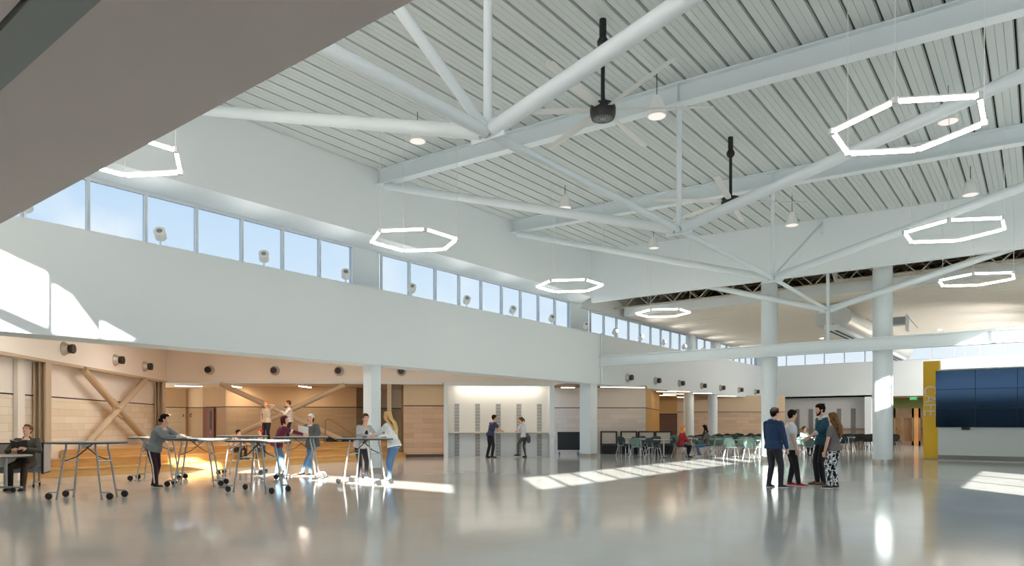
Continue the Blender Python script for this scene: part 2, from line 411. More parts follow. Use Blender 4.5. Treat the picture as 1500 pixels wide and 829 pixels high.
# glazed entrance doors beneath the green header
def glazed_door(idx, px0, px1):
    a, b = YP(px0, YE+2.65).x, YP(px1, YE+2.65).x; y = YE+2.63
    fr, gl = B(), B()
    box(fr, (a,y-.05,0), (a+.1,y+.05,2.35)); box(fr, (b-.1,y-.05,0), (b,y+.05,2.35)); box(fr, (a,y-.05,1.75), (b,y+.05,2.35)); box(fr, (a,y-.05,0), (b,y+.05,.28))
    box(fr, ((a+b)/2-.16,y-.05,.28), ((a+b)/2+.02,y+.05,1.75))
    box(gl, (a+.1,y-.01,.28), (b-.1,y+.01,1.75))
    o = struct('door_%d' % idx, fr, wood('door_frame_wood%d' % idx, (118,92,70), (150,122,96), .4, 9, .5)); ob('pane', gl, GLASS, o)
    bm = B(); tube(bm, [(a+.16,y-.1,.95),(a+.16,y-.1,1.15)], .02); ob('handle', bm, BLACK, o)
glazed_door(1, 1309.5, 1338.5); glazed_door(2, 1346, 1366)
bm = B(); box(bm, (YP(1339,YE+2.6).x, YE+2.55, 0), (YP(1345.5,YE+2.6).x, YE+2.75, 2.35)); struct('trim_5', bm, MATS['amber_wood'])
bm = B(); box(bm, (-9, YE+9, 0), (6, YE+9.2, 4)); struct('wall_passage.001', bm, BRK_L)
# ================================================================ learning-stair alcove under the left wall
K = C(-13.46, 26.6); P0 = C(-11.55, 14.8); Q1 = C(1.60, 28.0)
Pd = (P0-K).normalized(); Qd = (Q1-K).normalized()
Pn = V((-Pd.y, Pd.x, 0)); Pn = Pn if Pn.dot(V((1,0,0))) < 0 else -Pn      # away from the hall
Qn = V((-Qd.y, Qd.x, 0)); Qn = Qn if Qn.dot(C(0,1)) > 0 else -Qn
def QP(px, off=0., h=0.):           # point on the Q wall line seen at a photo column
    d = (px-750)/1000
    kx, kz, qx, qz = -13.46, 26.6, 1.60, 28.0
    s = (d*kz-kx)/((qx-kx)-d*(qz-kz)); return C(kx+s*(qx-kx), kz+s*(qz-kz), h)+Qn*off
def PP(px, off=0., h=0.):
    d = (px-750)/1000
    kx, kz, qx, qz = -13.46, 26.6, -11.55, 14.8
    s = (d*kz-kx)/((qx-kx)-d*(qz-kz)); return C(kx+s*(qx-kx), kz+s*(qz-kz), h)+Pn*off
Pe = P0+Pd*5
wall1(K-Qd*.1, Q1+Qd*.3, ZB, 4.4, BEIGE, .25, 'wall_alcove_band')
wall1(Pe, K+Pd*-.25, ZB, 4.4, BEIGE, .25, 'wall_alcove_band')
# flip thickness away from hall for the P band is handled by drawing Pe -> K (local y points off the hall side)
wall2(Pe+Pn*.35, K+Pn*.35, ZB+.05, BRK_L, BEIGE)                            # pale brick behind the brace
bm = B(); a, b = Pe+Pn*.0, K; 
bar(bm, V((a.x,a.y,ZB-.02))+Pn*.16, V((b.x,b.y,ZB-.02))+Pn*.16, .3, .1); struct('trim_6', bm, TAUPE)
bm = B(); bar(bm, V((K.x,K.y,ZB-.03))+Qn*.14, QP(648,.14,ZB-.03), .2, .08); struct('trim_7', bm, STEEL)
# ceilings: tall over the alcove, low behind it
bm = B(); prism(bm, [(XW-.8,-6), (XW-.8,30), (Q1.x,Q1.y), (K.x,K.y), (Pe.x,Pe.y)], 4.35, 4.5); struct('ceiling_alcove', bm, BEIGE)
bm = B(); 
qa, qb = K+Qn*.25, QP(655,.25)
prism(bm, [(K.x-12,K.y-6), (K.x,K.y), (qa.x,qa.y), (qb.x,qb.y), (qb.x-8,qb.y+10), (K.x-12,K.y+16)], ZB-.05, ZB+.1); struct('ceiling_lobby', bm, TAN)
# back of the lobby: wall pieces at slightly different depths
def CW(px0, z0, px1, z1, lower, upper, name='wall_lobby'):
    return wall2(PZ(px0,z0), PZ(px1,z1), ZB, lower, upper, name=name)
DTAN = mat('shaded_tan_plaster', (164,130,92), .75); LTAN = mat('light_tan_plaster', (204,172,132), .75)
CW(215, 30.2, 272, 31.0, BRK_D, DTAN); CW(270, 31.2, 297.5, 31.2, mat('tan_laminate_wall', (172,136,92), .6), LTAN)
CW(297, 30.9, 332, 29.6, mat('shaded_laminate_wall', (142,104,66), .6), DTAN); CW(330.5, 29.6, 522, 30.4, BRK_D, LTAN)  # angled door wall: its shade is put into both darker colours
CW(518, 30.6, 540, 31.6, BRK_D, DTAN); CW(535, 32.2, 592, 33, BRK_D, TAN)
# lobby door
dp = PZ(299.0, 30.70, 0); dq = PZ(314.5, 30.14, 0); L = (dq-dp).length
bm = B(); box(bm, (0,-.05,0), (L,.02,2.08))
d3 = struct('door_3', bm, mat('maroon_door', (96,50,36), .45), loc=(dp.x,dp.y,0), rz=math.atan2((dq-dp).y, (dq-dp).x))
bm = B(); box(bm, (L*.66,-.065,1.15), (L*.80,-.045,1.95)); ob('vision_panel', bm, BLACK, d3)
bm = B(); tube(bm, [(L*.9,-.1,1.0),(L*.75,-.1,1.0)], .015); ob('handle', bm, CHROME, d3)
# brown brick block right of the stair, white recess with counter
bm = B()
wall2(QP(590,.45), QP(651,.45), ZB+.1, BRK_B, TAN, name='wall_block', z0=.12)
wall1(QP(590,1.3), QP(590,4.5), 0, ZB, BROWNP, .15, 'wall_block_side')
bm = B(); bar(bm, QP(590,.55,.07), QP(651,.55,.07), .2, .13); struct('baseboard_block', bm, mat('dark_base', (84,62,50), .5))
GLOSSW = mat('glossy_white_panel', (240,236,228), .22, spec=.6); GLOSSG = mat('glossy_grey_panel', (230,235,238), .14, spec=.7)
ra, rb = QP(655,.62), QP(806,.62); L = (rb-ra).length; rzq = math.atan2((rb-ra).y, (rb-ra).x)
bm = B(); box(bm, (0,0,0), (L,.08,1.02), 1); box(bm, (0,0,1.02), (L,.08,ZB+.05), 0); struct('wall_recess', bm, [GLOSSW, GLOSSG], loc=ra, rz=rzq)
PERF = mat('perforated_pale', (164,163,160), .6)
for k, px in enumerate((669.5, 700.5, 731.5, 762.5, 793)):
    c = QP(px,.615); u = (c-ra).dot(Qd)
    bm = B(); 
    for j in range(16): box(bm, (u-.1,-.014,.03+j*.137), (u+.1,-.002,.03+j*.137+.125))
    o = ob('perforated_strip', bm, PERF, loc=ra, rz=rzq)
    tag(o, ('leftmost grey perforated strip behind the white counter recess', 'second grey perforated strip from the left in the white recess', 'grey perforated strip partly behind the navy shirted man',
            'grey perforated strip above the woman with the ponytail', 'rightmost grey perforated strip in the white recess')[k], 'wall panel', 'perforated strips in the recess')
bm = B(); box(bm, (.02,-.42,1.015), (L-.05,-.02,1.055))
t = thing('standing_counter', 'long white wall counter where a man and a woman lean', 'counter', ra, rzq)
ob('counter_top', bm, mat('white_laminate', (236,234,228), .35), t)
bm = B(); box(bm, (.02,-.41,.97), (L-.05,-.39,1.015)); ob('edge_strip', bm, mat('counter_edge2', (170,164,154), .4), t)
for px0, px1 in ((650,656.5),(805.5,812)):
    bm = B(); a, b = QP(px0,0), QP(px1,0); l = (b-a).length; box(bm, (0,0,0), (l,.72,ZB+.05)); struct('trim_8', bm, WHITE, loc=a, rz=rzq)
a, b = QP(650,.2), QP(812,.2)
wall1(a, b, ZB, ZB+.1, WHITE, .5, 'trim_9')
# oak learning steps
SX = -20.0
def yq(x):                          # where the Q line meets a given x
    t = (x-K.x)/Qd.x; return K.y+Qd.y*t
def yp(x):
    t = (x-K.x)/Pd.x; return K.y+Pd.y*t
st = thing('learning_stair', 'wide oak seating steps filling the alcove below the crossed braces', 'steps', (SX, 12, 0))
for x, z0, z1, ye in ((SX, 0, .22, 18.9), (SX-.75, .22, .44, 18.7), (SX-1.5, .44, .66, 18.5)):
    bm = B(); xb2 = -28.6
    poly = [(x, yp(x)+.1 if yp(x) > 2 else 2), (x, ye), (x-3.5, ye-.6), (xb2, 16.0), (xb2, yp(xb2) if False else 10.5)]
    o_ = Pn*.3; t_ = (x-(K.x+o_.x))/Pd.x; e1, e2, e3 = C(-4.7,28.2), C(-13.0,28.2), K+o_
    poly = [(x, K.y+o_.y+Pd.y*t_), (x, ye), (e1.x,e1.y), (e2.x,e2.y), (e3.x,e3.y)]
    prism(bm, poly, z0, z1-.03); bmv = bm
    q = [(px_+ (.03 if px_ == x else 0), py_) for px_, py_ in poly]
    prism(bm, q, z1-.03, z1)
    ob('tread', bm, OAK, st, world=True)
bm = B(); box(bm, (SX-.02,13.6,.22), (SX+.0,14.4,.40));  bm.free()
# taupe columns and crossed tube braces
def col_box(p, w, d, z0, z1, label, m=TAUPE, rz=0., name='steel_column'):
    bm = B(); box(bm, (-w/2,-.014,0), (w/2,.014,z1-z0)); 
    for s in (-1,1): box(bm, (-w/2*1.0, s*d/2-.02, 0), (w/2, s*d/2+.02, z1-z0))
    box(bm, (-.014,-d/2+.02,0), (.014,d/2-.02,z1-z0))
    t = ob(name, bm, m, loc=(p.x,p.y,z0), rz=rz); return tag(t, label, 'column')
rzp = math.atan2((K-P0).y, (K-P0).x)
col_box(PP(72,.16), .28, .26, .66, ZB-.07, 'taupe steel column left of the crossed brace on the pale brick', rz=rzp)
col_box(PP(241,.16), .3, .26, .66, ZB-.07, 'taupe steel column at the corner right of the brace', rz=rzp)
bm = B(); box(bm, (-.16,-.05,0), (.16,.05,ZB)); struct('trim_12', bm, BEIGE, loc=PP(47,.29), rz=rzp)
col_box(QP(570,.14), .17, .17, .66, ZB-.07, 'slim taupe post between the blonde woman and the brick block', rz=rzq)
def brace(pts, label, loc, planew):
    t = thing('cross_brace', label, 'brace', loc)
    for i, (a, b) in enumerate(pts):
        bm = B(); tube(bm, [a, b], .105, 12); ob('brace_tube', bm, TAUPE, t, smooth=True, world=True)
    (a, b), (c, d) = pts
    m_ = (a+b+c+d)/4
    bm = B(); u = (b-a).normalized()
    bar(bm, m_-u*.42, m_+u*.42, .03, .36, up=planew.cross(u)); ob('gusset_plate', bm, TAUPE, t, world=True)
a, b = PP(123,.02,ZB-.1), PP(216,.02,.74); c, d = PP(213,.02,ZB-.1), PP(126,.02,.74)
brace([(a,b),(c,d)], 'taupe tube cross brace before the pale brick wall at left', PP(170,.02,.66), Pn)
a, b = QP(322,.1,ZB-.1), QP(500,.1,.74); c, d = QP(505,.1,ZB-.1), QP(330,.1,.74)
brace([(a,b),(c,d)], 'taupe tube cross brace behind the standing children on the steps', QP(412,.1,.66), Qn)
# handrail at the stair's right
hr = thing('handrail', 'bronze handrail sloping down beside the woman in grey', 'railing', QP(487,-1.0,.66))
bm = B(); tube(bm, [QP(484.5,-1.2,.66), QP(484.5,-1.2,1.50), QP(487,-1.2,1.56), QP(492,-1.2,1.56), QP(523,-1.3,.95), QP(526,-1.3,.66)], .025); ob('rail', bm, mat('bronze', (150,112,76), .35, metal=.5), hr, smooth=True, world=True)
bm = B(); box(bm, (0,0,0), (1.6,.12,.2)); tag(ob('dark_bench', bm, BLACK, loc=QP(473,.2,.66), rz=rzq), 'low black ledge on the steps beside the handrail', 'bench')
# round jet nozzles
def nozzle(p, n, label, group, first=[None]):
    rz = math.atan2(n.y, n.x)
    if first[0] is None:
        t = thing('air_nozzle', label, 'air nozzle', p, rz, group)
        bm = B(); lathe(bm, [(.19,0),(.19,.025),(.17,.04),(.14,.12),(.125,.14)], axis=(1,0,0), n=18); ob('collar', bm, mat('nozzle_grey', (188,182,174), .35, metal=.6), t, smooth=True)
        bm = B(); lathe(bm, [(.11,.12),(.13,.22),(.125,.27),(.10,.27),(.085,.15)], axis=(1,0,0), n=18); ob('barrel', bm, mat('nozzle_dark', (60,52,46), .4, metal=.3), t, smooth=True)
        bm = B(); lathe(bm, [(.10,.264),(.10,.272)], axis=(1,0,0), n=18); ob('mouth', bm, BLACK, t)
        first[0] = t; return t
    return dup(first[0], p, rz, label, group)
G1 = 'air nozzles above the alcove'; G2 = 'air nozzles on the cafe bulkhead'
for px, l in ((93,'leftmost brown air nozzle above the pale brick wall'),(168,'middle air nozzle above the crossed brace at left'),(211,'air nozzle above the brace nearest the corner column')):
    nozzle(PP(px,.0,3.42), -Pn, l, G1)
for px, l in ((307.5,'round air nozzle above the lobby door'),(403,'round air nozzle above the standing children'),(496.5,'round air nozzle left of the square white column'),(588,'round air nozzle right of the square white column')):
    nozzle(QP(px,-.004,3.48), -Qn, l, G1)
ordn = ['first','second','third','fourth','fifth','sixth','seventh']
for k, px in enumerate((919,960,995,1027.5,1055,1082,1106)):
    dx = (px-750)/1000; z = XW/(CA*dx-SA); nozzle(V((XW, SA*dx*z+CA*z, 3.45)), V((1,0,0)), '%s grey air nozzle from the left on the white cafe bulkhead' % ordn[k], G2)
# lobby lamps, then lamps added over the alcove
def strip_light(p, q, wdt, label, e, group, h=.05):
    p, q = V(p), V(q)
    t = thing('linear_light', label, 'ceiling light', (p+q)/2, math.atan2((q-p).y, (q-p).x), group); l = (q-p).length/2
    bm = B(); box(bm, (-l,-wdt/2-.015,0), (l,wdt/2+.015,h)); ob('housing', bm, MATS['white_paint'], t)
    bm = B(); box(bm, (-l+.01,-wdt/2,-.012), (l-.01,wdt/2,-.001)); ob('diffuser', bm, e, t)
WARM = emit('warm_lamp', (255,236,214), 55); COOL = emit('cool_lamp', (214,218,255), 6)
zc = ZB-.102
strip_light(PZ(256,28.2,zc), PZ(297,28.6,zc), .3, 'wide bluish ceiling light above the lobby coat hooks', COOL, 'lobby ceiling lights')
strip_light(PZ(338,28.4,zc), PZ(352,29.4,zc), .14, 'short warm ceiling light left of the long brace', WARM, 'lobby ceiling lights')
strip_light(PZ(440,28.4,zc), PZ(454,29.4,zc), .14, 'short warm ceiling light right of the crossed braces', WARM, 'lobby ceiling lights')
bm = B(); lathe(bm, [(.05,0),(.03,.05),(.05,.09)], axis=(1,0,0)); bm.free()
hk = thing('coat_hook', 'small dark hook pair on the tan lobby wall', 'hook', PZ(276,31.1,1.78))
for s in (-.16,.16):
    bm = B(); tube(bm, [C(s,0,.05), C(s,-.14,.02), C(s,-.16,-.06), C(s,-.1,-.1)], .02); ob('hook', bm, BLACK, hk)

AW = emit('added_alcove_lamp', (255,247,238), 40)  # unseen lamps added to brighten the alcove
for i, (x, y) in enumerate(((-17.2,6),(-17.2,9.5),(-17.4,13),(-17.2,15.6),(-21,10.5),(-21,12.6))):
    strip_light((x,y-1.1,4.29), (x,y+1.1,4.29), .22, 'long added ceiling light hidden high over the alcove steps, %s' % ordn[i%7], AW, 'added alcove ceiling lights')

RLAMP = emit('added_recess_lamp', (255,246,232), 20)  # lamp added to brighten the white recess
bm = B(); bar(bm, QP(656.5,.03,2.99), QP(805.5,.03,2.99), .05, .13); struct('trim_10', bm, WHITE)  # header lip added to hide the lamp behind it
strip_light(QP(668,.33,2.985), QP(796,.33,2.985), .1, 'added slim light hidden under the header of the white recess', RLAMP, 'added recess light')
# ================================================================ columns under the hall
def square_col(px, s, label, x=XW-.4):
    dx = (px-750)/1000; z = x/(CA*dx-SA); y = SA*dx*z+CA*z
    t = thing('square_column', label, 'column', (x,y,0))
    bm = B(); prism(bm, rrect(s,s,.02,2), 0, ZB); ob('shaft', bm, STEEL, t)
    bm = B(); prism(bm, rrect(s+.03,s+.03,.02,2), 0, .13); ob('base_sleeve', bm, mat('brushed_steel', (190,188,182), .25, metal=.8), t)
square_col(545, .36, 'square white column behind the two leaning women')
square_col(862, .54, 'broad white column at the left edge of the cafe seating')
def round_col(px, y, r, z1, label, x=None):
    p = YP(px, y) if x is None else V((x,y,0))
    t = thing('round_column', label, 'column', (p.x,p.y,0))
    bm = B(); lathe(bm, [(r,0),(r,z1)], n=28); ob('shaft', bm, STEEL, t, smooth=True)
    bm = B(); lathe(bm, [(r+.008,0),(r+.008,.2)], n=28); ob('base_sleeve', bm, MATS['brushed_steel'], t, smooth=True)
    return t
round_col(1127, 25.6, .285, 6.6, 'round white column behind the two boys')
round_col(1293, 25.6, .30, 6.6, 'round white column left of the yellow cafe sign')
for px, l in ((1009,'slim round column behind the red cardigan, left one in the cafe opening'),(1044,'slim round column right of the seated dark haired woman')):
    dx = (px-750)/1000; x = XW+.0-.4; z = x/(CA*dx-SA); 
    round_col(px, SA*dx*z+CA*z, .27, ZB, l, x=x)
for k, y in enumerate((35.1, 38.6)):
    bm = B(); lathe(bm, [(.27,5.2),(.27,6.3)], c=(XW-.28,y,0), n=24)
    tag(ob('round_column', bm, STEEL, smooth=True), 'round column standing in the far clerestory, %s of two' % ('nearer','farther')[k], 'column')
# mid beam spanning the cafe front
def ibeam(bm, p, q, d, wf, tf=.03, tw=.016):      # p,q on the bottom centre line
    p, q = V(p), V(q); ax = (q-p).normalized(); a = ax.cross(V((0,0,1))).normalized(); u = a.cross(ax)
    prof = [(-wf/2,0),(wf/2,0),(wf/2,tf),(tw/2,tf),(tw/2,d-tf),(wf/2,d-tf),(wf/2,d),(-wf/2,d),(-wf/2,d-tf),(-tw/2,d-tf),(-tw/2,tf),(-wf/2,tf)]
    loft(bm, [[c+a*x+u*y for x, y in prof] for c in (p, q)])
bm = B(); ibeam(bm, (XW+.02,25.0,3.79), (XR,25.0,3.79), .42, .24)
tag(ob('cross_beam', bm, STEEL), 'long white cross beam spanning the cafe front between wall and columns', 'beam')
bm = B(); tube(bm, [(XW+.1,25.0,ZB), (XW+.1,25.0,3.79)], .045); tube(bm, [(XW+.1,25.0,4.21), (XW+.1,25.0,5.2)], .045)
tag(ob('hanger_rod', bm, STEEL), 'thin white rod through the left end of the cross beam', 'rod')
# roof trusses: top beam, king post, two slanted tubes
NX = -5.75
TY = [6.9, 12.9, 18.97, 25.0]
lab = ['nearest white roof truss, its node above the seated tables at left', 'second white roof truss, beam passing behind the nearest big fan',
       'third white roof truss, beam passing behind the smaller fan', 'farthest white truss, half hidden behind the hall fascia wall']
NZ = [5.22, 5.29, 5.33, 5.27]
for k, y in enumerate(TY):
    t = thing('roof_truss', lab[k], 'roof truss', (NX,y,NZ[k]), 0, 'white roof trusses')
    d = .42; sl = .032
    zb = lambda x: roof(x)-d-.004
    if k < 3:
        bm = B(); ibeam(bm, (XW+.01,y,zb(XW)), (XR-.01,y,zb(XR)), d, .26); ob('top_beam', bm, STEEL, t, world=True)
        bm = B()
        for s in (-1,1): box(bm, (NX-.012,y+s*.012,zb(NX)+.03), (NX+.012,y+s*.125,zb(NX)+d-.03)) if s < 0 else None
        ob('stiffener', bm, STEEL, t, world=True)
        top = zb(NX)
    else: top = 7.2
    bm = B(); tube(bm, [(NX,y,NZ[k]), (NX,y,top)], .055 if k else .06, 12); ob('king_post', bm, STEEL, t, smooth=True, world=True)
    xl = XW+.25; xr = XR-.15
    zl = (zb(xl)-.05) if k < 3 else 8.0; zr = zb(xr)-.02
    if k == 3: zr = 7.55
    bm = B(); tube(bm, [(xl,y,zl), (NX-.08,y,NZ[k]+.02)], .1, 14); ob('strut', bm, STEEL, t, smooth=True, world=True)
    bm = B(); tube(bm, [(xr,y,zr), (NX+.08,y,NZ[k]+.02)], .105, 14); ob('strut', bm, STEEL, t, smooth=True, world=True)
    bm = B(); box(bm, (NX-.28,y-.014,NZ[k]-.1), (NX+.28,y+.014,NZ[k]+.16)); ob('node_plate', bm, STEEL, t, world=True)
    if k == 3:
        bm = B(); tube(bm, [(NX,y,NZ[k]), (NX,y,4.21)], .055, 12); ob('drop_post', bm, STEEL, t, smooth=True, world=True)
ch = [(-1.85,5.2)]+[(y,z) for y, z in zip(TY,NZ)]
cl = ['white tube tie running from the gallery edge to the nearest truss node', 'white tube tie between the nearest and second truss nodes', 'white tube tie between the second and third truss nodes', 'short white tube tie from the third truss node to the farthest']
for k in range(4):
    bm = B(); tube(bm, [(NX, ch[k][0]+.05*(k>0), ch[k][1]), (NX, ch[k+1][0]-.05, ch[k+1][1])], (.085,.065,.06,.055)[k], 12)
    tag(ob('tie_tube', bm, STEEL, smooth=True), cl[k], 'tie tube', 'longitudinal tie tubes')
bm = B(); tube(bm, [(NX,6.85,5.25), (NX,2.0,7.95)], .07, 12); tag(ob('diagonal_tube', bm, STEEL, smooth=True), 'slanting white tube rising from the nearest node toward the gallery', 'diagonal tube')
bm = B(); tube(bm, [(NX,19.0,5.36), (NX,24.2,8.0)], .05, 12); box(bm, (NX-.015,24.1,7.7), (NX+.015,24.29,8.12))
tag(ob('diagonal_tube', bm, STEEL, smooth=True), 'slim white tube slanting up from the third node to the fascia wall', 'diagonal tube')
# open joists and pipes in the dark slot above the cafe
JO = mat('joist_paint', (186,182,170), .5)
for k, (y, zb_, zt) in enumerate(((26.4,6.42,6.95),(28.9,6.85,7.42),(31.4,7.25,7.7))):
    t = thing('bar_joist', '%s open web steel joist in the dark slot above the cafe' % ('nearest','middle','farthest')[k], 'joist', (-14.8,y,zb_), 0, 'open web joists')
    bm = B(); bar(bm, (-14.8,y,zb_), (3.3 if k < 2 else .3,y,zb_), .09, .06); ob('bottom_chord', bm, JO, t, world=True)
    bm = B(); bar(bm, (-14.8,y,zt), (3.3 if k < 2 else .3,y,zt), .09, .06); ob('top_chord', bm, JO, t, world=True)
    bm = B(); x = -14.8+.2*k; s = 0; pts = []
    while x < (3.3 if k < 2 else .2): pts.append((x, y, zb_ if s else zt)); x += .55; s ^= 1
    for a, b in zip(pts, pts[1:]): tube(bm, [a, b], .022, 6)
    ob('web', bm, JO, t, world=True)
bm = B(); tube(bm, [(-6.0,27.1,6.95), (-5.95,27.1,6.66), (-5.6,27.1,6.58), (3.3,27.1,6.58)], .09, 12)
tag(ob('supply_pipe', bm, mat('white_pipe', (206,204,196), .5), smooth=True), 'thick white pipe bending into the slot beside the right round column', 'pipe')
# big round duct with slot diffuser
DUCT = mat('painted_duct', (206,208,206), .35, metal=.35)
dt = thing('air_duct', 'big round silver duct running away behind the right round column', 'duct', (-6.25,29.3,5.62))
bm = B(); lathe(bm, [(.38,0),(.38,4.6),(.39,4.6),(.39,4.66),(.38,4.66),(.38,9.2),(.39,9.2),(.39,9.26),(.38,9.26),(.38,16.6)], c=(0,0,0), axis=(0,1,0), n=28); ob('barrel', bm, DUCT, dt, smooth=True)
bm = B(); box(bm, (-.62,-.08,-.52), (-.02,16.4,-.3)); ob('slot_box', bm, WHITE, dt)
for xx in (-.5,-.27):
    bm = B()
    for j in range(8): box(bm, (xx,.1+j*2.03,-.534), (xx+.1,.1+j*2.03+1.9,-.519))
    ob('slot', bm, BLACK, dt)
bm = B(); box(bm, (-.95,-.02,-.3), (-.30,1.1,.36)); ob('plenum', bm, DUCT, dt)
for yy in (1.2,5.2,9.4):
    bm = B(); tube(bm, [(0,yy,.37),(0,yy,.58)], .012, 6); ob('hanger', bm, SILVER, dt)
hb = thing('hanger_box', 'small grey equipment box on a bracket right of the round column', 'equipment box', YP(1318, 30.5, 5.3))
bm = B(); box(bm, (-.35,0,0), (.2,.5,.28)); ob('housing', bm, SILVER, hb)
bm = B(); box(bm, (.2,-.05,-.3), (.25,.5,.36)); bar(bm, (.25,.1,.3), (.6,.1,-.2), .03, .03); ob('bracket', bm, WHITE, hb)

# ================================================================ fans
def fan(y, label, ang):
    hz = 6.64
    t = thing('ceiling_fan', label, 'ceiling fan', (NX-.1,y,hz), 0, 'big six blade ceiling fans')
    bm = B(); top = roof(NX)-hz+.02
    tube(bm, [(0,0,.12),(0,0,top-.05)], .035, 10); ob('downrod', bm, BLACK, t, smooth=True)
    bm = B(); lathe(bm, [(.035,1.08),(.09,1.14),(.1,1.2),(.05,1.3)], n=12); ob('coupling', bm, BLACK, t, smooth=True)
    bm = B(); lathe(bm, [(.06,1.3),(.06,top)], n=12); ob('canopy', bm, BLACK, t, smooth=True)
    bm = B(); lathe(bm, [(.1,.16),(.2,.13),(.22,.08),(.215,-.04),(.19,-.1),(.05,-.1)], n=24); ob('motor', bm, mat('fan_black', (30,30,30), .45), t, smooth=True)
    bm = B()
    for k in range(24):
        a = 2*PI*k/24; bar(bm, (.07*math.cos(a),.07*math.sin(a),-.105), (.17*math.cos(a),.17*math.sin(a),-.105), .012, .01)
    lathe(bm, [(.055,-.11),(.055,-.1)], n=12)
    ob('vent_ring', bm, SILVER, t)
    for k in range(6):
        a = ang+k*PI/3; d = V((math.cos(a), math.sin(a), 0)); s = V((-d.y, d.x, 0))
        bm = B(); rr = []
        for r, wd in ((.2,.05),(.42,.075),(1.2,.075),(1.78,.07),(1.84,.03)):
            c = d*r+V((0,0,.05)); u = (s+V((0,0,.22))).normalized(); nn = d.cross(u)
            rr.append([c-u*wd+nn*.0, c+nn*.018, c+u*wd, c-nn*.006])
        loft(bm, rr); ob('blade', bm, mat('fan_blade', (212,214,211), .4), t)
a0 = math.atan2(C(1,0).y, C(1,0).x)
fan(10.05, 'large black hub ceiling fan nearest, before the second truss beam', a0-.06)
fan(16.05, 'farther black hub ceiling fan, before the third truss beam', a0+.05)
# ================================================================ lamps
HEX = emit('hex_lamp', (255,246,234), 30.0)
FRM = mat('lamp_frame', (226,226,224), .4)
hexes = [(-10.6,4.3,'left hexagon ring light partly hidden by the gallery soffit'), (-10.6,10.25,'hexagon ring light before the first clerestory column'),
         (-10.6,16.35,'hexagon ring light hanging before the second run of clerestory windows'), (-10.6,22.4,'farthest left hexagon ring light below the open joists'),
         (-1.4,10.33,'largest hexagon ring light at upper right'), (-1.4,16.45,'hexagon ring light before the white fascia at right'), (-1.4,22.4,'hexagon ring light before the cafe plank ceiling at right')]
hx = None
for x, y, l in hexes:
    if hx is None:
        hx = thing('hexagon_pendant', l, 'pendant light', (x,y,5.3), 0, 'hexagon ring pendants')
        vs = [V((.94*math.cos(math.radians(30+60*k)), .94*math.sin(math.radians(30+60*k)), 0)) for k in range(6)]
        for k in range(6):
            a, b = vs[k], vs[(k+1)%6]; d = (b-a).normalized()
            bm = B(); bar(bm, a+d*.05, b-d*.05, .052, .02, up=(0,0,1)); bmesh.ops.translate(bm, vec=(0,0,.036), verts=bm.verts[:]); f = ob('bar_frame', bm, FRM, hx)
            bm = B(); bar(bm, a+d*.055, b-d*.055, .038, .034, up=(0,0,1)); ob('diffuser', bm, HEX, f)
        for v in vs:
            bm = B(); lathe(bm, [(.045,-.028),(.045,.048)], c=v, n=8); ob('corner_joint', bm, FRM, hx)
        for k in (0,2,4):
            bm = B(); tube(bm, [vs[k]+V((0,0,.04)), vs[k]+V((0,0,roof(x)-5.3))], .006, 5); ob('cable', bm, FRM, hx)
    else: dup(hx, (x,y,5.3), 0, l)
CONE = mat('cone_shade', (238,238,234), .5); LENS = emit('cone_lens', (255,248,240), 1)
cn = None
cones = [(-11.05,10.8,7.72,'white cone pendant below the left tube of the nearest truss'),(-11.05,16.8,7.72,'white cone pendant between the second and third beams at left'),(-11.05,22.6,7.72,'white cone pendant above the left end of the fascia wall'),
         (-5.9,12.2,7.36,'white cone pendant beside the nearest fan'),(-5.9,21.3,7.33,'white cone pendant above the boys, before the fascia'),
         (-1.45,15.95,7.36,'white cone pendant seen inside the largest hexagon light'),(-1.45,21.3,7.33,'white cone pendant right, above the fascia ring light')]
for x, y, z, l in cones:
    if cn is None:
        cn = thing('cone_pendant', l, 'pendant light', (x,y,z), 0, 'white cone pendants')
        bm = B(); lathe(bm, [(.19,0),(.175,.06),(.11,.33),(.10,.345)], n=20); ob('shade', bm, CONE, cn, smooth=True)
        bm = B(); lathe(bm, [(.085,.345),(.085,.385)], n=14); ob('cap', bm, CONE, cn, smooth=True)
        bm = B(); lathe(bm, [(.165,-.006),(.165,-.001)], n=20); ob('lens', bm, LENS, cn)
        bm = B(); tube(bm, [(0,0,.38),(0,0,.72)], .008, 5); ob('cord', bm, BLACK, cn)
        c0 = kids(cn)
    else:
        r = dup(cn, (x,y,z), 0, l)
    if z < 7.5:
        rr = cn if x == cones[0][0] and y == cones[0][1] else r
        for c in [o for o in bpy.data.objects if o.parent is rr and o.name.startswith('cord')]: c.scale = (1,1,1)
        for c in [o for o in bpy.data.objects if o.parent is rr and o.name.startswith('cord')]:
            c.location.z = .38-.38*((roof(x)-z-.38)/.34); c.scale.z = (roof(x)-z-.38)/.34
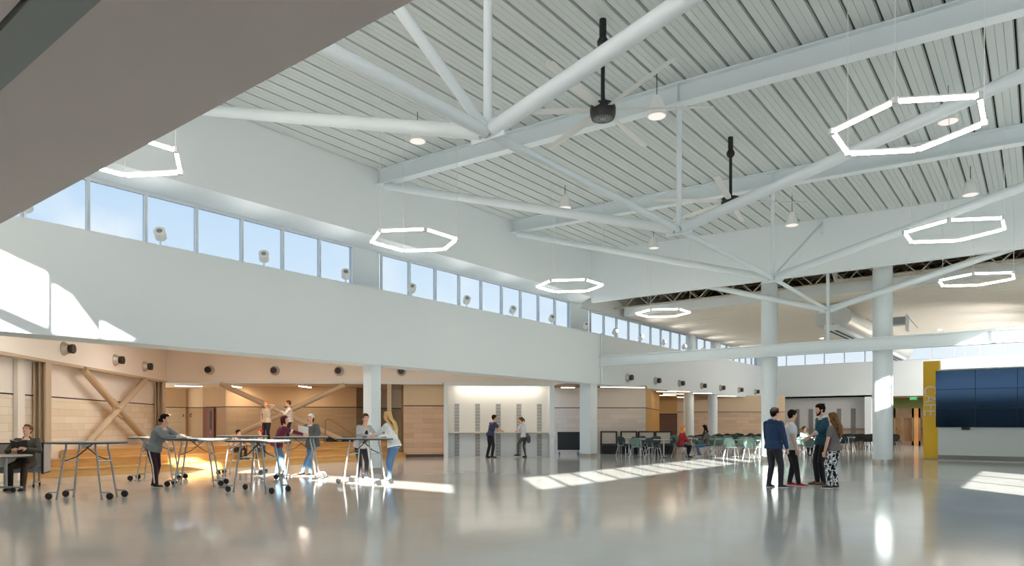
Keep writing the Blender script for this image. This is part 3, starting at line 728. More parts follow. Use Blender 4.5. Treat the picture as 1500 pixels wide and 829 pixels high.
# ledge spotlights below the clerestory
sp0 = None
for k in range(16):
    y = 4.45+2.45*k
    l = 'round white spotlight on the clerestory ledge, number %d from the left' % (k+1)
    l = ('%s round white spotlight from the left on the clerestory ledge' % ['first','second','third','fourth','fifth','sixth','seventh','eighth','ninth','tenth','eleventh','twelfth','thirteenth','fourteenth','fifteenth','sixteenth'][k])
    if sp0 is None:
        sp0 = thing('ledge_spotlight', l, 'spotlight', (XW-.12,y,ZS), 0, 'ledge spotlights')
        bm = B(); tube(bm, [(0,0,0),(0,0,.14)], .018, 8); lathe(bm, [(.05,0),(.05,.02)], n=10); ob('stem', bm, CONE, sp0)
        bm = B(); lathe(bm, [(.085,-.11),(.115,-.08),(.12,.1),(.12,.12)], c=(0,0,.24), axis=(.62,-.45,.45), n=18); ob('lamp_head', bm, CONE, sp0, smooth=True)
        bm = B(); lathe(bm, [(.06,.122),(.06,.127)], c=(0,0,.24), axis=(.62,-.45,.45), n=14); ob('lens', bm, mat('lens_grey', (140,142,142), .2), sp0)
        sd = bpy.data.lights.new('ledge_spot', 'SPOT'); sd.energy = 45; sd.spot_size = math.radians(150); sd.spot_blend = 1; sd.shadow_soft_size = .06; sd.color = (1,.97,.93)
        so_ = bpy.data.objects.new('lamp', sd); COL.objects.link(so_); so_.parent = sp0; so_.location = (.105,-.076,.31)
        so_.rotation_euler = V((.62,-.2,.75)).to_track_quat('-Z','Y').to_euler()
    else:
        r = dup(sp0, (XW-.12,y,ZS), 0, l)
        if y > YF:
            for c in bpy.data.objects:
                if c.parent is r and c.type == 'LIGHT':
                    if k < 10: c.data = c.data.copy(); c.data.energy = 70; cafe_spot = c.data; c.rotation_euler = V((.9,.45,.12)).to_track_quat('-Z','Y').to_euler()
                    else:
                        c.data = cafe_spot; c.rotation_euler = V((.9,.45,.12)).to_track_quat('-Z','Y').to_euler()
cs = None
for k in range(5):                  # spotlights added on an unseen wall to brighten the cafe
    q = dup(sp0, (.16, 33.2+2.8*k, 4.0), PI+.9, 'added unseen spotlight on the right cafe wall, %s from the video wall' % ordn[k])
    for c in bpy.data.objects:
        if c.parent is q and c.type == 'LIGHT':
            if k == 0: added_wall_spot = cafe_spot.copy(); added_wall_spot.energy = 800
            c.data = added_wall_spot; c.rotation_euler = V((.05,-1,-.12)).to_track_quat('-Z','Y').to_euler()
bm = B(); box(bm, (.0,31.6,3.9), (.35,46.9,4.0)); struct('trim_11', bm, WHITE)  # unseen shelf added to carry those spotlights

# downlights added to the plank ceiling to brighten the cafe
dl = None
for i, (x, y) in enumerate([(x, y) for y in (40,) for x in (-12.5,-9.5,-4,-1)]):
    h = 6.22-.012*(y-27.6)-.004
    l = 'added round downlight in the cafe plank ceiling, %s from the left' % ordn[i]
    if dl is None:
        dl = thing('downlight', l, 'ceiling light', (x,y,h), 0, 'added cafe downlights')
        bm = B(); lathe(bm, [(.13,-.012),(.15,-.006),(.15,0)], n=18); ob('trim_ring', bm, CONE, dl)
        bm = B(); lathe(bm, [(.075,-.016),(.075,-.012)], n=18); ob('lens', bm, emit('downlight', (255,248,240), 120), dl)
    else: dup(dl, (x,y,h), 0, l)
# ================================================================ video wall and cafe sign
bm = B(); box(bm, (-3.1,30.42,0), (7,30.75,3.44)); struct('wall_screen', bm, WHITE)
bm = B(); box(bm, (-3.1,30.40,.03), (7,30.42,.20)); struct('baseboard_screen', bm, mat('grey_baseboard', (142,142,138), .5))
SCR = mat('screen_glass', (40,60,82), .1, metal=.9); SCRB = mat('screen_bezel', (14,14,16), .4)
rown = ['bottom','middle','top']; coln = ['leftmost','second','third','rightmost']
for r in range(3):
    for c in range(4):
        x = -3.16+1.245*c; z = 1.255+.708*r
        t = thing('display_panel', '%s display in the %s row of the dark video wall' % (coln[c], rown[r]), 'screen', (x,30.3,z), 0, 'video wall displays')
        bm = B(); box(bm, (0,0,0), (1.243,.117,.706)); ob('housing', bm, SCRB, t)
        bm = B(); box(bm, (.008,-.006,.008), (1.235,.002,.698)); ob('screen', bm, SCR, t)
p = YP(1414.5, 30.3); bm = B(); box(bm, (-.13,-.0,0), (.13,.1,.1)); box(bm, (-.1,-.03,.02), (.1,0,.08))
tag(ob('camera_box', bm, BLACK, loc=(p.x,30.32,1.155)), 'small black box mounted under the left displays', 'camera')
YEL = mat('yellow_panel', (240,194,44), .45)
x0, x1 = YP(1352.3,31.0).x, YP(1376,31.0).x
t = thing('cafe_sign', 'tall yellow pillar sign with sideways white letters beside the video wall', 'sign', (x0,31.0,0))
bm = B(); box(bm, (0,0,.03), (x1-x0,.45,3.82)); ob('panel', bm, YEL, t)
bm = B(); box(bm, (.01,.01,0), (x1-x0-.01,.44,.03)); ob('plinth', bm, SILVER, t)
def letters(txt, parent, mt, M, length, height, th=.03, name='letters'):
    cu = bpy.data.curves.new('t', 'FONT'); cu.body = txt; cu.extrude = .02
    to = bpy.data.objects.new('t', cu); COL.objects.link(to)
    dg = bpy.context.evaluated_depsgraph_get(); me = bpy.data.meshes.new_from_object(to.evaluated_get(dg))
    bpy.data.objects.remove(to); bpy.data.curves.remove(cu)
    xs = [v.co.x for v in me.vertices]; ys = [v.co.y for v in me.vertices]
    sx = length/(max(xs)-min(xs)); sy = height/(max(ys)-min(ys))
    for v in me.vertices: v.co = M @ V(((v.co.x-min(xs))*sx, (v.co.y-min(ys))*sy, v.co.z*th/.02))
    me.materials.append(mt); o = bpy.data.objects.new(name, me); COL.objects.link(o); o.parent = parent; return o
M = Matrix(((0,1,0,.03),(0,0,-1,-.01),(-1,0,0,2.85),(0,0,0,1)))
letters('CAFE', t, mat('letter_white', (232,228,212), .4), M, 1.15, .44)
ex = YP(1338, 47.35, 2.80)
t = thing('exit_sign', 'small green exit sign hanging over the passage to the glazed doors', 'sign', ex)
bm = B(); box(bm, (-.2,0,0), (.2,.05,.22)); ob('box', bm, emit('exit_green', (70,190,110), .8), t)
letters('EXIT', t, emit('exit_white', (190,240,205), 1.0), Matrix(((1,0,0,-.15),(0,0,-1,-.004),(0,1,0,.05),(0,0,0,1))), .3, .12, .004)
bm = B(); box(bm, (-.02,.01,.22), (.02,.04,.27)); ob('mount', bm, SILVER, t)

# ================================================================ cafe surroundings under the bulkhead
wall2(PZ(806,31.6), PZ(946,31.6), ZB+.1, BRK_C, mat('grey_beige_plaster', (214,202,188), .7), name='wall_cafe_brick')
MUST = mat('mustard_paint', (190,140,60), .6)
wall2(PZ(946.2,31.7), PZ(966,37.5), ZB+.1, MUST, mat('amber_plaster', (196,152,94), .7), name='wall_cafe_corridor')
wall2(PZ(955,41), PZ(992,41), ZB+.1, WOODD, MATS['amber_plaster'], band=1.95, name='wall_cafe_door')
wall2(PZ(985.5,43), PZ(1150,43), ZB+.1, BRK_B, TAN, name='wall_cafe_far')
bm = B(); prism(bm, [(-15.45,23.6), (-15.45,56), (-40,56), (-40,40), (-19.8,29.0), (-16.6,24.4)], ZB, ZB+.12); struct('ceiling_cafe_low', bm, WOODC)
k = 0
for px0, z0, px1, z1 in ((880,30,944,30.5),(962,34.2,990,34.6),(972,37,1002,37.4),(962,39,990,39.2),(978,34,1010,34.4),(1016,36,1042,36.5),(1050,40,1078,40.4),(986,41.5,1010,41.8),(822,30.5,842,30.6)):
    lb = ['first','second','third','fourth','fifth','sixth','seventh','eighth','ninth'][k]; k += 1
    desc = ['wide warm ceiling light nearest the broad white column','warm ceiling light over the mustard corridor mouth','warm ceiling light deep in the corridor before the wood doors','farthest small ceiling light over the wood doors',
            'warm ceiling light left of the slim round column','warm ceiling light between the two slim round columns','ceiling light right of the slim round columns','ceiling light above the far brown brick, left end','short ceiling light above the black folded cart'][k-1]
    strip_light(PZ(px0,z0,ZB-.052), PZ(px1,z1,ZB-.052), .1, desc, emit('cafe_strip', (255,228,194), 11), 'cafe low ceiling lights')
# ---------------- booths
gb = mat('booth_fabric', (206,196,184), .8)
dirx = math.atan2(C(1,0).y, C(1,0).x)
for k, px in enumerate((893,922.5,948.5,973.5)):
    c = PZ(px, 31.22)
    t = thing('booth_bench', '%s beige backed booth bench from the broad column, below the beige brick' % ordn[k], 'bench', c, dirx, 'cafe booths')
    bm = B(); box(bm, (-.32,.25,.36), (.32,.30,.98)); ob('back_panel', bm, gb, t)
    bm = B(); box(bm, (-.38,.22,0), (-.32,.33,1.04)); box(bm, (.32,.22,0), (.38,.33,1.04)); box(bm, (-.32,.22,.98), (.32,.33,1.04)); ob('frame', bm, BLACK, t)
    bm = B(); prism(bm, [(-.33,-.2),(.33,-.2),(.33,.24),(-.33,.24)], .38, .47); ob('seat', bm, mat('booth_seat', (60,62,66), .7), t)
    bm = B(); box(bm, (-.36,-.12,0), (.36,.2,.38)); ob('base', bm, BLACK, t)
ct = thing('folded_cart', 'black folded table cart on casters before the beige brick', 'cart', PZ(833,30.4), dirx)
bm = B(); box(bm, (-.5,-.12,.22), (.5,.12,1.02)); box(bm, (-.47,-.16,.3), (.47,-.12,.96)); ob('folded_top', bm, BLACK, ct)
for x in (-.42,.42):
    bm = B(); bar(bm, (x,-.3,.14), (x,.3,.14), .04, .04); bar(bm, (x,0,.14),(x,0,.24), .04,.04); ob('foot', bm, SILVER, ct)
    for y in (-.27,.27):
        bm = B(); lathe(bm, [(.03,-.018),(.06,-.015),(.06,.015),(.03,.018)], c=(x,y,.06), axis=(1,0,0), n=12); ob('caster', bm, RUBBER, ct)
bm = B(); box(bm, (.0,-.01,0), (.2,.01,.2)); tag(ob('paper_notice', bm, WHITE, loc=QP(807,-.012,.86), rz=rzq), 'small white box on the post beside the black cart', 'box')

# ================================================================ chairs and cafe tables
def make_chair(label, m, leg):
    t = thing('cafe_chair', label, 'chair')
    bm = B(); rings = []
    for z, k in ((.43,.9),(.44,1.),(.455,1.),(.462,.94)):
        rings.append([V((x*k, y*k+.02, z+ (.02*(y/.2)**2 if y < 0 else -.012*(y/.2)**2))) for x, y in rrect(.43,.43,.13,3)])
    loft(bm, rings); ob('seat', bm, m, t, smooth=True)
    bm = B(); rings = []
    for d, k in ((-.008,.95),(-.004,1.),(.006,1.),(.01,.95)):
        rr = []
        for j in range(20):
            a = 2*PI*j/20; x = .215*k*math.copysign(abs(math.cos(a))**.75, math.cos(a)); z = .185*k*math.copysign(abs(math.sin(a))**.8, math.sin(a))
            rr.append(V((x*(1-.12*(z < 0)*abs(z)/.185), -.20-.10*(z+.185)/.37*.9+d+.35*x*x, .645+z)))
        rings.append(rr)
    loft(bm, rings); ob('backrest', bm, m, t, smooth=True)
    bm = B()
    for s in (-1,1): tube(bm, [(.12*s,-.1,.425),(.13*s,-.2,.44),(.12*s,-.235,.56),(.11*s,-.25,.62)], .011, 6)
    tube(bm, [(-.13,-.2,.44),(.13,-.2,.44)], .011, 6)
    ob('back_frame', bm, leg, t)
    for sx, sy in ((-1,1),(1,1),(-1,-1),(1,-1)):
        bm = B(); tube(bm, [(.06*sx,.02,.425),(.16*sx,.13*sy+.02,.42),(.185*sx,.16*sy+.02,.38),(.235*sx,.25*sy+.01,.012)], .0125, 6)
        lathe(bm, [(.018,0),(.018,.02)], c=(.235*sx,.25*sy+.01,0), n=8); ob('leg', bm, leg, t, smooth=True)
    return t
TEAL = mat('teal_plastic', (96,124,120), .4); DTEAL = mat('dark_teal_plastic', (40,60,62), .45); SUNTEAL = mat('sunlit_teal_plastic', (132,164,154), .4)  # last one is the teal plastic with sunlight put into its colour
protos = {}
def chair_at(p, rz, label, kind='teal', group='cafe chairs'):
    m = {'teal':TEAL, 'dark':DTEAL, 'pale':SUNTEAL, 'black':BLACK}[kind]
    if kind not in protos:
        protos[kind] = make_chair(label, m, CHROME if kind != 'black' else mat('black_tube', (30,30,32), .4)); r = protos[kind]
        r.location = (p.x,p.y,0); r.rotation_euler = (0,0,rz); r['group'] = group; return r
    return dup(protos[kind], (p.x,p.y,0), rz, label, group)
TOPM = mat('grey_laminate_top', (206,206,202), .3); WTOP = mat('white_table_top', (240,240,238), .3)
tabp = {}
def cafe_table(p, rz, label, white=False):
    if white not in tabp:
        t = thing('cafe_table', label, 'table', (p.x,p.y,0), rz, 'cafe tables'); tabp[white] = t
        bm = B(); prism(bm, rrect(1.5,.76,.08,3), .715, .74); ob('tabletop', bm, WTOP if white else TOPM, t)
        bm = B(); prism(bm, rrect(1.505,.765,.082,3), .72, .735); ob('edge_band', bm, mat('table_edge', (60,62,64), .5), t)
        for s in (-1,1):
            bm = B(); tube(bm, [(.5*s,0,.71),(.5*s,0,.06)], .028, 8); bar(bm, (.5*s,-.3,.05), (.5*s,.3,.05), .05, .035); ob('leg', bm, CHROME, t)
            for y in (-.28,.28):
                bm = B(); lathe(bm, [(.02,-.01),(.032,-.01),(.032,.01),(.02,.01)], c=(.5*s,y,.032), axis=(1,0,0), n=10); ob('caster', bm, RUBBER, t)
        return t
    return dup(tabp[white], (p.x,p.y,0), rz, label, 'cafe tables')
rows = ['front row','second row','third row','fourth row','back row']; cols_ = ['leftmost','second','third','rightmost']
grid = [(-14.0,27.2,0,0,'dark'),(-11.45,28.1,0,1,'teal'),(-9.3,27.3,0,2,'pale')]
for r_, y in ((1,30.1),(2,32.9),(3,35.7),(4,38.6)):
    for c_, x in enumerate((-13.6,-11.8,-9.8,-7.8)):
        if (r_, c_) in ((4,3),): continue
        grid.append((x, y, r_, c_, 'teal' if r_ == 1 else ('dark' if r_ < 4 else 'black')))
seats = [('near left seat', -.38,-.70, 0), ('near right seat', .38,-.70, 0), ('far left seat', -.38,.70, PI), ('far right seat', .38,.70, PI)]
rnd = random.Random(3)
for x, y, r_, c_, kind in grid:
    nm = '%s %s cafe table' % (cols_[c_], rows[r_]); wh = (r_, c_) in ((1,3),(2,3)); c = V((x,y,0)); rz = rnd.uniform(-.05,.05)
    cafe_table(c, rz, '%s%s, %s' % (nm, ' with bright white top' if wh else ' with light grey top', ('nearest the broad column','before which two women sit','sunlit near the round column')[c_] if r_ == 0 else ('at the left bulkhead side','behind the two seated women','behind the round column','behind the group of four')[c_]), wh)
    for k_, (sn, ox, oy, rr) in enumerate(seats):
        if (r_, c_) == (0,1) and k_ < 2: continue
        q = c+Matrix.Rotation(rz,3,'Z')@V((ox+rnd.uniform(-.02,.02), oy+rnd.uniform(-.06,.06), 0))
        chair_at(q, rz+rr+rnd.uniform(-.2,.2), '%s cafe chair, %s at the %s' % ({'dark':'dark teal','teal':'grey teal','pale':'sunlit toned teal','black':'black'}[kind], sn, nm), kind)
c = V((-12.6,25.65,0)); cafe_table(c, .03, 'outlying cafe table between the broad column and the red cardigan')
for sn, ox, oy, rr, kd in (('near left seat', -.36,-.68,.2,'teal'), ('near right seat', .38,-.70,-.15,'dark'), ('far left seat', -.38,.66,PI,'dark')):
    chair_at(c+V((ox,oy,0)), rr, '%s cafe chair, %s at the outlying cafe table' % ('grey teal' if kd == 'teal' else 'dark teal', sn), kd)
# black chairs in rows at the far right
for r, (z, n) in enumerate(((36.4,6),(37.6,6),(38.8,6))):
    for j in range(n):
        c = PZ(1219, 37.0) + V((.56*j, .95*r, 0))
        chair_at(c, rnd.uniform(-.1,.1), 'black chair, %s from the left in the %s row before the serving wall' % (ordn[j], ['nearest','middle','farthest'][r]), 'black', 'black chairs near the serving wall')

# ================================================================ standing height folding tables
def standing_table(px, z, ang, label, first=[None]):
    c = PZ(px, z); rz = dirx+math.radians(ang)
    if first[0] is not None: return dup(first[0], (c.x,c.y,0), rz, label)
    t = thing('standing_table', label, 'table', (c.x,c.y,0), rz, 'tall folding tables on casters'); first[0] = t
    top = []
    for k in range(40):
        a = 2*PI*k/40; top.append((.66*math.copysign(abs(math.cos(a))**.6, math.cos(a)), .40*math.copysign(abs(math.sin(a))**.6, math.sin(a))))
    bm = B(); prism(bm, top, 1.045, 1.062); ob('tabletop', bm, mat('grey_speckle_top', (168,172,174), .3, noise=.1, nscale=60), t)
    bm = B(); prism(bm, [(x*1.006,y*1.01) for x, y in top], 1.02, 1.047); ob('edge_band', bm, mat('dark_edge', (64,72,72), .5), t)
    ST = mat('table_tube', (172,178,182), .3, metal=.6)
    for sx in (-1,1):
        for sy in (-1,1):
            bm = B(); tube(bm, [(.34*sx,.20*sy,1.02),(.335*sx,.205*sy,.93),(.30*sx,.21*sy,.86),(.40*sx,.25*sy,.02)] if False else
                [(.27*sx,.19*sy,1.02),(.27*sx,.195*sy,.93),(.30*sx,.2*sy,.82),(.41*sx,.24*sy,.03)], .019, 8)
            lathe(bm, [(.02,0),(.024,.008),(.024,.03)], c=(.412*sx,.24*sy,0), n=8)
            lg = ob('leg', bm, ST, t, smooth=True)
            bm = B(); bar(bm, (.395*sx,.238*sy,.135), (.56*sx,.24*sy,.135), .035, .03); bar(bm, (.545*sx,.24*sy,.135), (.55*sx,.24*sy,.07), .03, .05); ob('caster_arm', bm, ST, lg)
            bm = B(); lathe(bm, [(.02,-.02),(.058,-.018),(.064,-.01),(.064,.01),(.058,.018),(.02,.02)], c=(.56*sx,.24*sy,.064), axis=(0,1,0), n=16); ob('caster_wheel', bm, RUBBER, lg, smooth=True)
        bm = B(); tube(bm, [(.325*sx,-.21,.70),(.325*sx,.21,.70)], .016, 8); ob('crossbar', bm, ST, t, smooth=True)
        bm = B(); bar(bm, (.325*sx,.16*sx,.70), (.1*sx,.16*sx,.78), .03, .012); bar(bm, (.1*sx,.16*sx,.78), (-.2*sx,.16*sx,1.02), .03, .012); ob('folding_link', bm, BLACK, t)
        bm = B(); prism(bm, [(.05,-.015),(.22,-.015),(.135,.07)], -.01, .01)
        bmesh.ops.transform(bm, matrix=Matrix.Translation((.135*sx-.135,-.3*sx,1.015)) @ Matrix.Rotation(-PI/2,4,'X'), verts=bm.verts[:]); ob('hinge_plate', bm, ST, t)
    return t
standing_table(128, 12.75, 0, 'nearest tall folding table at left, nobody standing at it')
standing_table(232, 16.95, 8, 'tall folding table behind the girl in the grey sweatshirt')
standing_table(289, 15.4, 10, 'tall folding table the girl in the grey sweatshirt leans on')
standing_table(378, 13.95, -22, 'tall folding table in front of the others, narrow ends toward the viewer')
standing_table(355, 18.8, 5, 'tall folding table beside the oak steps, before the seated children')
standing_table(441, 17.35, 6, 'tall folding table between the maroon sweater and the white cap')
standing_table(534, 15.8, -24, 'tall folding table between the two long haired women')
# items on the tables
def book(loc, rz, label, m, m2, op):
    t = thing('open_book', label, 'book', loc, rz)
    for s in (-1,1):
        bm = B(); L = [(0,0),(.15*s,.02+op),(.15*s,.026+op),(0,.012)]
        loft(bm, [[V((x,y,z)) for x, z in L] for y in (-.11,.11)]); ob('page_block', bm, m, t)
    bm = B(); loft(bm, [[V((x,y,z)) for x, z in ((-.155,.014+op),(0,-.006),(.155,.014+op),(.155,.018+op),(0,-.002),(-.155,.018+op))] for y in (-.115,.115)]); ob('cover', bm, m2, t)
    return t
PAPER = mat('paper', (244,243,238), .7)
# ---------------- seating group at far left
bt = thing('booth_bench', 'grey upholstered booth bench with the man reading at far left', 'bench', PZ(30,14.95), dirx+math.radians(22))
GRB = mat('grey_vinyl', (150,156,164), .5); GRF = mat('grey_fabric_back', (164,160,154), .8)
bm = B(); prism(bm, rrect(1.2,.55,.05,3), .36, .47); bmesh.ops.translate(bm, vec=(-.17,0,0), verts=bm.verts[:]); ob('seat', bm, GRB, bt)
bm = B(); box(bm, (-.78,.25,.30), (.44,.32,.94)); ob('backrest', bm, GRF, bt)
bm = B(); box(bm, (-.78,.24,.94), (.5,.33,.97)); ob('trim', bm, BLACK, bt)
bm = B(); box(bm, (.45,-.3,.30), (.49,.33,.97)); ob('end_panel', bm, BLACK, bt)
bm = B(); box(bm, (.44,-.28,.33),(.45,.25,.94)); box(bm, (.49,-.27,.33),(.496,.30,.94)); ob('end_lining', bm, GRF, bt)
for x in (-.6,.3):
    bm = B(); tube(bm, [(x,-.2,.36),(x,-.2,.13),(x,-.25,.1)], .022, 8); tube(bm, [(x,.2,.36),(x,.2,.1)], .022, 8); bar(bm, (x,-.28,.1),(x,.28,.1), .04,.03); l = ob('leg', bm, SILVER, bt)
    for y in (-.25,.25):
        bm = B(); lathe(bm, [(.02,-.015),(.045,-.012),(.045,.012),(.02,.015)], c=(x,y,.045), axis=(1,0,0), n=12); ob('caster', bm, RUBBER, l)
tt = thing('round_table', 'grey round topped table before the man reading', 'table', PZ(-22,13.9), dirx)
bm = B(); lathe(bm, [(.78,.715),(.80,.72),(.80,.735),(.78,.742)], n=36); ob('tabletop', bm, mat('round_top', (176,172,162), .35), tt)
bm = B(); lathe(bm, [(.805,.708),(.805,.728)], n=36); ob('edge_band', bm, MATS['dark_edge'], tt)
for x in (-.42,.42):
    bm = B(); tube(bm, [(x,0,.71),(x,0,.1)], .035, 10); ob('post', bm, MATS['table_tube'], tt, smooth=True)
bm = B(); bar(bm, (-.6,0,.1),(.75,0,.1), .06,.035); ob('foot_bar', bm, MATS['table_tube'], tt)
for x in (-.55,.62):
    bm = B(); lathe(bm, [(.02,-.015),(.05,-.012),(.05,.012),(.02,.015)], c=(x,-.06,.05), axis=(0,1,0), n=12); ob('caster', bm, RUBBER, tt)
# ================================================================ people
def rc(bm, p0, r0, p1, r1, n=10):          # closed tapered limb with rounded ends
    p0, p1 = V(p0), V(p1); d = (p1-p0)
    if d.length < 1e-5: d = V((0,0,1e-3))
    d.normalize(); a, b = frame_of(d); rings = []
    for t in (-1,-.7,-.3): k = math.sqrt(max(0,1-t*t)); rings.append(ring(p0+d*(r0*t), a, b, max(r0*k,1e-4), max(r0*k,1e-4), n))
    for t in (.3,.7,1): k = math.sqrt(max(0,1-t*t)); rings.append(ring(p1+d*(r1*t), a, b, max(r1*k,1e-4), max(r1*k,1e-4), n))
    loft(bm, rings)
def chain(bm, pts, rs, n=10):
    for i in range(len(pts)-1): rc(bm, pts[i], rs[i], pts[i+1], rs[i+1], n)
def bake(bm, voxel, smooth=3, dec=1.0, cut=None):
    """fuse overlapping closed pieces into one continuous surface"""
    bmesh.ops.recalc_face_normals(bm, faces=bm.faces[:])
    me = bpy.data.meshes.new('bake'); bm.to_mesh(me); bm.free()
    o = bpy.data.objects.new('bake', me); COL.objects.link(o)
    r = o.modifiers.new('r', 'REMESH'); r.mode = 'VOXEL'; r.voxel_size = voxel
    if smooth: s = o.modifiers.new('s', 'SMOOTH'); s.factor = .5; s.iterations = smooth
    if dec < 1: d = o.modifiers.new('d', 'DECIMATE'); d.ratio = dec
    dg = bpy.context.evaluated_depsgraph_get()
    out = bpy.data.meshes.new_from_object(o.evaluated_get(dg))
    bpy.data.objects.remove(o); bpy.data.meshes.remove(me)
    for p in out.polygons: p.use_smooth = True
    return out
def mob(name, me, m, parent, label=None):
    me.name = name; me.materials.clear(); me.materials.append(m)
    o = bpy.data.objects.new(name, me); COL.objects.link(o); o.parent = parent
    if label: o['label'] = label
    return o
def ik(A, T, l1, l2, pole):
    A, T, pole = V(A), V(T), V(pole); d = T-A; L = d.length
    if L > (l1+l2)*.998: T = A+d*((l1+l2)*.998/L); d = T-A; L = d.length
    u = d/L; a = (l1*l1-l2*l2+L*L)/(2*L); h = math.sqrt(max(0,l1*l1-a*a))
    w = pole-u*pole.dot(u); w.normalize()
    return A+u*a+w*h, T
SKIN = mat('skin_fair', (224,176,150), .55)
SHOEW = mat('white_sole', (232,230,226), .6)
EYEM = mat('eye_dark', (40,30,26), .3); LIPM = mat('lip_tone', (186,116,104), .5)
def person(label, at, fa, H=1.72, floor=0., lean=0, turn=0, pz=.525, px=0., py=0., feet=((-.1,0,-8),(.1,0,8)), knees=None, hands=((-.24,.1,.8),(.24,.1,.8)), elbows=((-1,-.7,-.3),(1,-.7,-.3)),
           head=(0,0), top=None, sleeve='long', toplen=0., tw=1., neckline=0., pants=None, shoe=None, hair='short', hairm=None, skin=None, female=False, fat=1., cuff=None, fin=.6, hooded=False, group=None, extra=None, rise=(0,0)):
    s = H/1.72; sk = skin or SKIN
    c = at if isinstance(at, Vector) else PZ(at[0], at[1])
    rz = DIRA(fa)
    t = thing('person', label, 'person', (c.x,c.y,floor), rz, group)
    # ---- skeleton (local: x right, y forward)
    pel = V((px, py, pz*H))
    la = math.radians(lean); up = V((0, math.sin(la), math.cos(la))); fw = V((0, math.cos(la), -math.sin(la)))
    Rt = Matrix.Rotation(math.radians(turn), 3, up); sd = Rt @ V((1,0,0)); fs = Rt @ fw
    X = V((1,0,0))
    wst = pel+up*.10*H; chest = pel+up*.20*H+fw*.005*H; shl = pel+up*.285*H; nb = pel+up*.305*H
    swd = (.108 if not female else .096)*H
    hy, hp = map(math.radians, head)
    nk = nb+up*.030*H+V((0,.018,0))*s
    Rh = Matrix.Rotation(hy, 3, 'Z') @ Matrix.Rotation(-hp, 3, 'X')
    hx, hf, hu = Rh@X, Rh@V((0,1,0)), Rh@V((0,0,1))
    hc = nk+hu*.074*H+hf*.016*H                          # skull centre
    sh = [shl+sd*(swd*q)-up*.012*H for q in (-1,1)]
    hip = [pel+X*(.05*H*q)-V((0,0,.01*H)) for q in (-1,1)]
    arm = []
    for i in (0,1):
        e, wr = ik(sh[i], V(hands[i]), .168*H, .148*H, elbows[i]); arm.append((sh[i], e, wr))
    leg = []
    for i in (0,1):
        f = feet[i]; ank = V((f[0], f[1], .045*H+rise[i])); pole = V((.12*(i*2-1),1,.1)) if knees is None else V(knees[i])
        k, an = ik(hip[i], ank, .242*H, .237*H, pole); leg.append((hip[i], k, an, math.radians(-f[2])))
    def torso(bm, g, lo=-.03, hi=.30, nk_=True):
        R = []
        prof = [(-.055,.080,.060),(-.02,.098*(1.04 if female else 1),.074),(.03,.092,.068),(.09,.078 if female else .084,.060),(.15,.088,.066),(.20,.096,.072),(.245,.096,.066),(.28,.072,.05),(.305,.036,.036)]
        for z, rx, ry in prof:
            if z < lo-1e-6 or z > hi+1e-6: continue
            a_ = X.lerp(sd, max(0,min(1,z/.2))).normalized(); f_ = fw.lerp(fs, max(0,min(1,z/.2))).normalized()
            R.append(ring(pel+up*z*H+f_*(.004*H if z > .1 else 0), a_, f_, rx*H*fat+g, ry*H*fat+g, 16))
        loft(bm, R)
    # ---- body
    bm = B(); torso(bm, 0., -.055, .305)
    chain(bm, [nb-up*.02*H, nk, hc-hu*.03*H], [.036*H,.033*H,.036*H])
    for i in (0,1):
        a, e, wr = arm[i]
        rc(bm, nb-up*.03*H, .03*H, a, .030*H)
        m_ = a.lerp(e,.45); chain(bm, [a,m_,e], [.031*H,.028*H,.021*H]); m_ = e.lerp(wr,.3); chain(bm, [e,m_,wr], [.021*H,.023*H,.0145*H])
        d = (wr-e).normalized(); q = i*2-1
        n = (V((-q*.9,0,-.5))-d*d.dot(V((-q*.9,0,-.5)))).normalized(); tb = n.cross(d).normalized()*(-q if False else 1)
        if tb.dot(V((0,1,.6))) < 0: tb = -tb
        pc = wr+d*.05*s
        loft(bm, [[pc+d*(z*s)+tb*(xx*wd*s)+n*(yy*th*s) for xx, yy in ((1,0),(.7,.8),(-.7,.8),(-1,0),(-.7,-.8),(.7,-.8))] for z, wd, th in ((-.05,.024,.016),(-.02,.036,.015),(.03,.042,.014),(.046,.036,.011))])
        for j, L in enumerate((.070,.078,.072,.056)):
            b0 = pc+d*.040*s+tb*((.031-.0205*j)*s); a1 = fin*.7+j*.06; a2 = fin*1.6
            d1 = (d*math.cos(a1)+n*math.sin(a1)+tb*(.10-.066*j)).normalized(); d2 = (d*math.cos(a2)+n*math.sin(a2)).normalized()
            chain(bm, [b0, b0+d1*L*.52*s, b0+d1*L*.52*s+d2*L*.45*s], [.0088*s,.0082*s,.0068*s], 8)
        b0 = pc-d*.015*s+tb*.032*s; d1 = (d*.65+tb*.7+n*.35).normalized(); chain(bm, [b0, b0+d1*.034*s, b0+(d1*.034+ (d*.8+n*.5+tb*.2).normalized()*.03)*s], [.0115*s,.0095*s,.0075*s], 8)
        h, k, an, fy = leg[i]
        m_ = h.lerp(k,.4); chain(bm, [h,m_,k], [.052*H,.047*H,.031*H]); m_ = k.lerp(an,.3); chain(bm, [k,m_,an], [.031*H,.033*H,.019*H])
        ff = V((math.sin(-fy)*1, math.cos(fy), 0)); rc(bm, an-V((0,0,.02*H)), .02*H, an-V((0,0,.028*H))+ff*.055*H, .012*H)
    S = lambda p, r, off: ell(bm, p, r, Rh)
    P_ = lambda x, y, z: hc+hx*(x*s)+hf*(y*s)+hu*(z*s)
    ell(bm, P_(0,-.006,.012), (.074*s,.092*s,.098*s), Rh); ell(bm, P_(0,.022,-.052), (.056*s,.060*s,.066*s), Rh); ell(bm, P_(0,.052,-.092), (.028*s,.026*s,.022*s), Rh)
    rc(bm, P_(0,.080,.014), .008*s, P_(0,.095,-.022), .0125*s, 8); 
